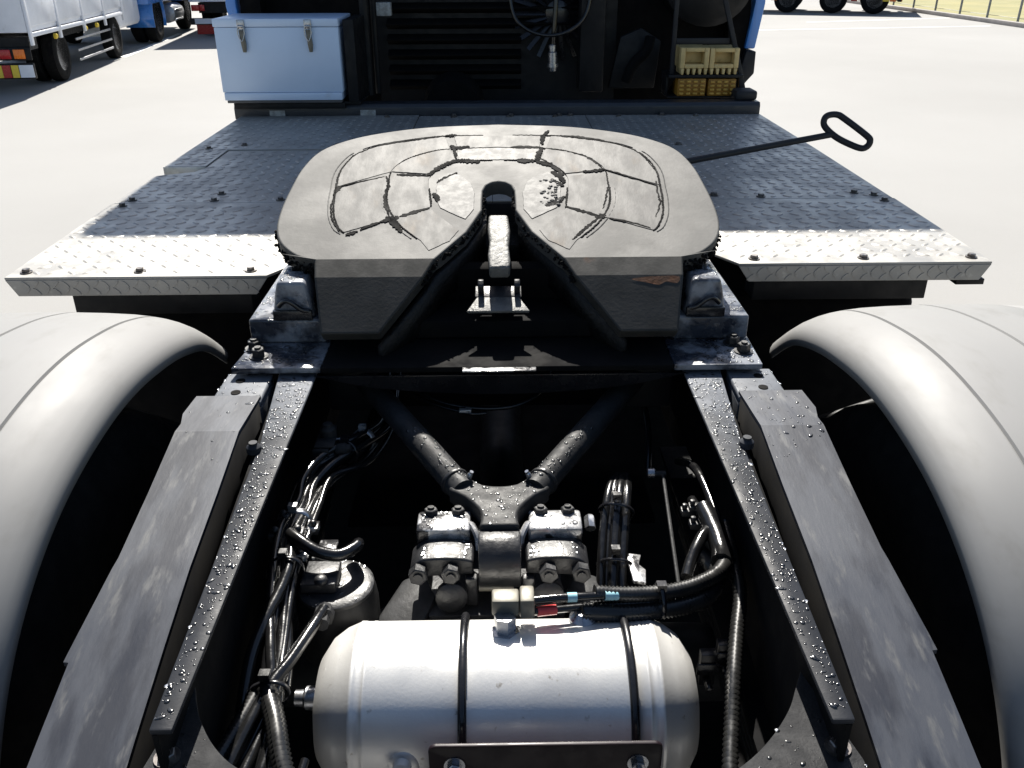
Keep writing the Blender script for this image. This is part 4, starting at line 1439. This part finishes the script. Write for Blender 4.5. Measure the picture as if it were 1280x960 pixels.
# ------------------------------------------------------------------ parked trucks and fence
def road_wheel(parent, x, y, r, wd, m='rim'):
    wh = empty('wheel', (x, y, r), 0, parent)
    t_ = B()
    t_.lathe((-wd / 2, 0, 0), (1, 0, 0), [(.01, r * .6), (0, r * .66), (0, r * .86), (wd * .12, r * .98), (wd * .5, r), (wd * .88, r * .98), (wd, r * .86), (wd, r * .66), (wd - .01, r * .6)], 32)
    t_.build('tyre', 'tyre', wh)
    t_ = B()
    t_.lathe((-wd / 2 + .01, 0, 0), (1, 0, 0), [(0, r * .62), (.02, r * .58), (wd * .3, r * .5), (wd * .32, r * .2), (wd * .7, r * .2), (wd * .72, r * .5), (wd - .04, r * .58), (wd - .02, r * .62)], 28)
    t_.build('rim', m, wh)
    return wh


# white dropside truck: origin at its rear right corner, +y towards its cab
t1 = tag(empty('parked_truck', (-6.28, 12.55, 0), R(7.5)), 'white box-sided light truck with red tail lamps parked beside the toolbox', 'truck')
b = B()
b.box(-1.95, 0, 0, 4.9, .78, 2.9)
b.build('cargo_body', 'white_paint', t1, bevel=.02)
for k in range(4):
    b = B()
    y0 = .10 + k * 1.22
    b.box(.0005, .022, y0, y0 + 1.14, .85, 1.45)
    b.build('side_gate', 'white_paint', t1, bevel=.012)
for k in range(5):
    b = B()
    y0 = .02 + k * 1.22
    b.box(.0005, .035, y0 - .02, y0 + .06, .62, 1.6)
    b.build('side_post', 'white_paint', t1, bevel=.006)
b = B()
b.box(.0, .03, .06, 4.9, .72, .777)
b.build('side_rail', 'white_paint', t1, bevel=.008)
b = B()
b.box(-1.5, -.45, .1, 6.6, .52, .70)
b.box(-1.9, -.03, .05, .35, .56, .72)
b.build('chassis', 'black', t1)
b = B()
b.box(-.60, -.01, -.03, -.001, .44, .60)
b.build('lamp_housing', 'black', t1, bevel=.01)
for x, m_ in ((-.50, 'red'), (-.34, 'red'), (-.16, 'orange')):
    b = B()
    b.box(x - .07, x + .075, -.05, -.031, .46, .58)
    b.build('tail_lamp', m_, t1, bevel=.01)
b = B()
b.box(-1.9, -.02, -.02, .05, .20, .40)
b.build('rear_bumper', 'black', t1, bevel=.01)
for x0, x1, m_ in ((-.6, -.42, 'yellow'), (-.42, -.31, 'red'), (-.305, -.21, 'yellow'), (-.205, -.02, 'white_paint')):
    b = B()
    b.box(x0, x1 - .005, -.03, -.021, .22, .38)
    b.build('reflector_plate', m_, t1)
for (x, y) in ((-.16, 1.42), (-.40, 1.42), (-1.55, 1.42), (-1.79, 1.42), (-.17, 4.6), (-1.78, 4.6)):
    road_wheel(t1, x, y, .37, .20)
for z in (.22, .36, .52):
    b = B()
    b.box(-.02, .0, 2.0, 4.0, z, z + .035)
    b.build('side_guard', 'rim', t1, bevel=.005)
for y in (1.05, 2.55, 3.2):
    b = B()
    b.lathe((-.01, y, .66), (1, 0, 0), [(0, .04), (.03, .04), (.05, .02)], 14)
    b.build('marker_lamp', 'yellow', t1)
b = B()
b.box(-1.9, -.08, 5.05, 6.7, .45, 2.3)
b.build('cab', 'white_paint', t1, bevel=.12, seg=3)
b = B()
b.box(-.085, -.06, 5.35, 6.3, 1.45, 2.05)
b.build('cab_window', 'black_gloss', t1, bevel=.01)

# blue truck in the next bay, seen from behind
t2 = tag(empty('parked_truck', (-7.08, 19.3, 0), R(7.5)), 'blue tractor with orange reflectors parked ahead of the white box-sided truck', 'truck')
b = B()
b.box(-1.6, -.5, .3, 6.0, .62, .9)
b.build('chassis', 'black', t2, bevel=.01)
for s in (0, 1):
    b = B()
    xx0 = -.62 if s == 0 else -2.3
    rings = []
    for i in range(13):
        a = R(-20 + i * 18)
        rings.append([(xx0, 1.0 + .60 * math.cos(a), .5 + .60 * math.sin(a)), (xx0 + .58, 1.0 + .60 * math.cos(a), .5 + .60 * math.sin(a))])
    b.loft(rings, False, False)
    b.build('mudguard', 'blue', t2, solid=.02)
    for dx in (.15, .43):
        road_wheel(t2, xx0 + dx, 1.0, .5, .25)
b = B()
b.box(-1.85, -.55, 0, .06, .42, .60)
b.build('rear_bumper', 'grey_dark', t2, bevel=.01)
for x0, x1, m_ in ((-.95, -.80, 'orange'), (-.80, -.66, 'red'), (-1.75, -1.6, 'orange'), (-1.6, -1.5, 'red')):
    b = B()
    b.box(x0, x1 - .005, -.01, -.001, .44, .58)
    b.build('reflector_plate', m_, t2)
b = B()
b.box(-1.35, -1.0, -.012, -.001, .2, .37)
b.build('number_plate', 'white_paint', t2)
b = B()
b.box(-1.95, -.02, .1, 2.6, .78, 1.9)
b.build('body_box', 'blue', t2, bevel=.05)
b = B()
b.box(-2.35, .05, 3.6, 5.6, .7, 3.0)
b.build('cab', 'blue', t2, bevel=.12, seg=3)
b = B()
b.box(.0505, .07, 4.2, 5.2, 1.7, 2.4)
b.build('cab_window', 'black_gloss', t2, bevel=.01)
for k, z in enumerate((.35, .55)):
    b = B()
    b.box(-.2, .05, 2.3, 3.1, z, z + .04)
    b.build('step', 'steel', t2, bevel=.005)
b = B()
b.cyl((-.15, 2.2, .5), (-.15, 3.3, .5), .2, n=24)
b.build('air_tank', 'rim', t2, bevel=.03)
for s in (-.25, -2.05):
    road_wheel(t2, s, 4.6, .5, .28)

# pale box truck beyond the toolbox
t3 = tag(empty('parked_truck', (-7.0, 21.5, 0), R(7.5)), 'pale blue-white van-bodied truck behind the toolbox, rear doors facing the yard', 'truck')
b = B()
b.box(0, 2.3, 0, 6, .80, 3.1)
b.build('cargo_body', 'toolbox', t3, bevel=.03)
b = B()
b.box(.02, 2.28, -.02, .0, .74, .80)
b.box(1.135, 1.16, -.02, -.0005, .81, 3.0)
b.build('door_frame', 'white_paint', t3, bevel=.005)
for x in (.95, 1.35):
    b = B()
    b.cyl((x, -.04, .9), (x, -.04, 2.9), .018, n=10)
    b.build('door_bar', 'steel', t3)
b = B()
b.box(.2, 2.1, .1, 7.6, .5, .72)
b.build('chassis', 'black', t3)
b = B()
b.box(0, 2.3, -.02, .08, .26, .40)
b.build('rear_bumper', 'grey_dark', t3, bevel=.01)
b = B()
b.box(.1, 2.2, .1, .12, .05, .255)
b.build('mud_flap', 'red', t3)
for x0, x1, m_ in ((.06, .24, 'red'), (.24, .36, 'red'), (1.95, 2.24, 'red')):
    b = B()
    b.box(x0, x1 - .01, -.04, -.001, .55, .68)
    b.build('tail_lamp', m_, t3, bevel=.01)
for x0, x1, m_ in ((.10, .5, 'white_paint'), (.62, .74, 'orange'), (.74, .86, 'yellow'), (.86, 1.0, 'orange')):
    b = B()
    b.box(x0, x1 - .005, -.03, -.021, .28, .39)
    b.build('reflector_plate', m_, t3)
for x in (.2, .45, 1.85, 2.1):
    road_wheel(t3, x, 1.4, .45, .22)
for x in (.25, 2.05):
    road_wheel(t3, x, 6.3, .45, .24)
b = B()
b.box(.05, 2.25, 6.1, 7.9, .6, 2.7)
b.build('cab', 'blue', t3, bevel=.12, seg=3)

# long vehicle far on the right, side on; +x towards its tail
t4 = tag(empty('parked_truck', (7.9, 29.6, 0), R(-20)), 'dark flatbed truck standing side-on beside the fence', 'truck')
b = B()
b.box(-1.5, 4.6, 0, 2.4, 1.05, 1.25)
b.build('load_bed', 'grey_dark', t4, bevel=.02)
b = B()
b.box(-3.6, 4.4, .75, 1.65, .7, 1.0)
b.build('chassis', 'black', t4)
for x in (1.2, -2.9, 2.55, 3.75):
    for y in (.16, 2.2):
        wh = road_wheel(t4, 0, 0, .41, .26)
        wh.location = (x, y, .41)
        wh.rotation_euler = (0, 0, R(90))
for z in (.26, .44):
    b = B()
    b.box(-1.2, .5, -.02, .02, z, z + .12)
    b.build('side_guard', 'white_paint', t4, bevel=.01)
b = B()
b.box(4.4, 4.5, .1, 2.3, .35, .52)
b.build('rear_bumper', 'black', t4)
for y0, m_ in ((.12, 'orange'), (.30, 'yellow'), (.48, 'orange')):
    b = B()
    b.box(4.5005, 4.52, y0, y0 + .17, .36, .51)
    b.build('reflector_plate', m_, t4)
for x, m_ in ((3.15, 'red'), (4.25, 'orange'), (4.05, 'yellow'), (.8, 'orange')):
    b = B()
    b.box(x - .09, x + .09, -.03, -.001, .36, .46)
    b.build('side_reflector', m_, t4, bevel=.005)
b = B()
b.box(-3.9, -1.7, 0, 2.4, .6, 3.0)
b.build('cab', 'orange', t4, bevel=.15, seg=3)
b = B()
b.box(-2.2, -1.4, -.01, .5, .22, .75)
b.build('fuel_tank', 'rim', t4, bevel=.05)
# fence
fn = tag(empty('chain_fence', (13.35, 0, .05)), 'thin grey post and wire fence along the dry grass', 'fence')
y = 16.0
proto = None
while y < 60:
    if proto is None:
        b = B()
        b.tube([(0, 0, -.05), (0, 0, 1.75), (.0, 0, 1.8)], [.03, .03, .015], 10)
        proto = b.build('post', 'fence', fn)
        q = proto
    else:
        q = proto.copy()
        COL.objects.link(q)
    q.location = (0, y, 0)
    y += 1.55
for z in (.12, .7, 1.25, 1.72):
    b = B()
    b.cyl((0, 15, z), (0, 60, z), .006, n=6)
    b.build('wire', 'fence', fn)
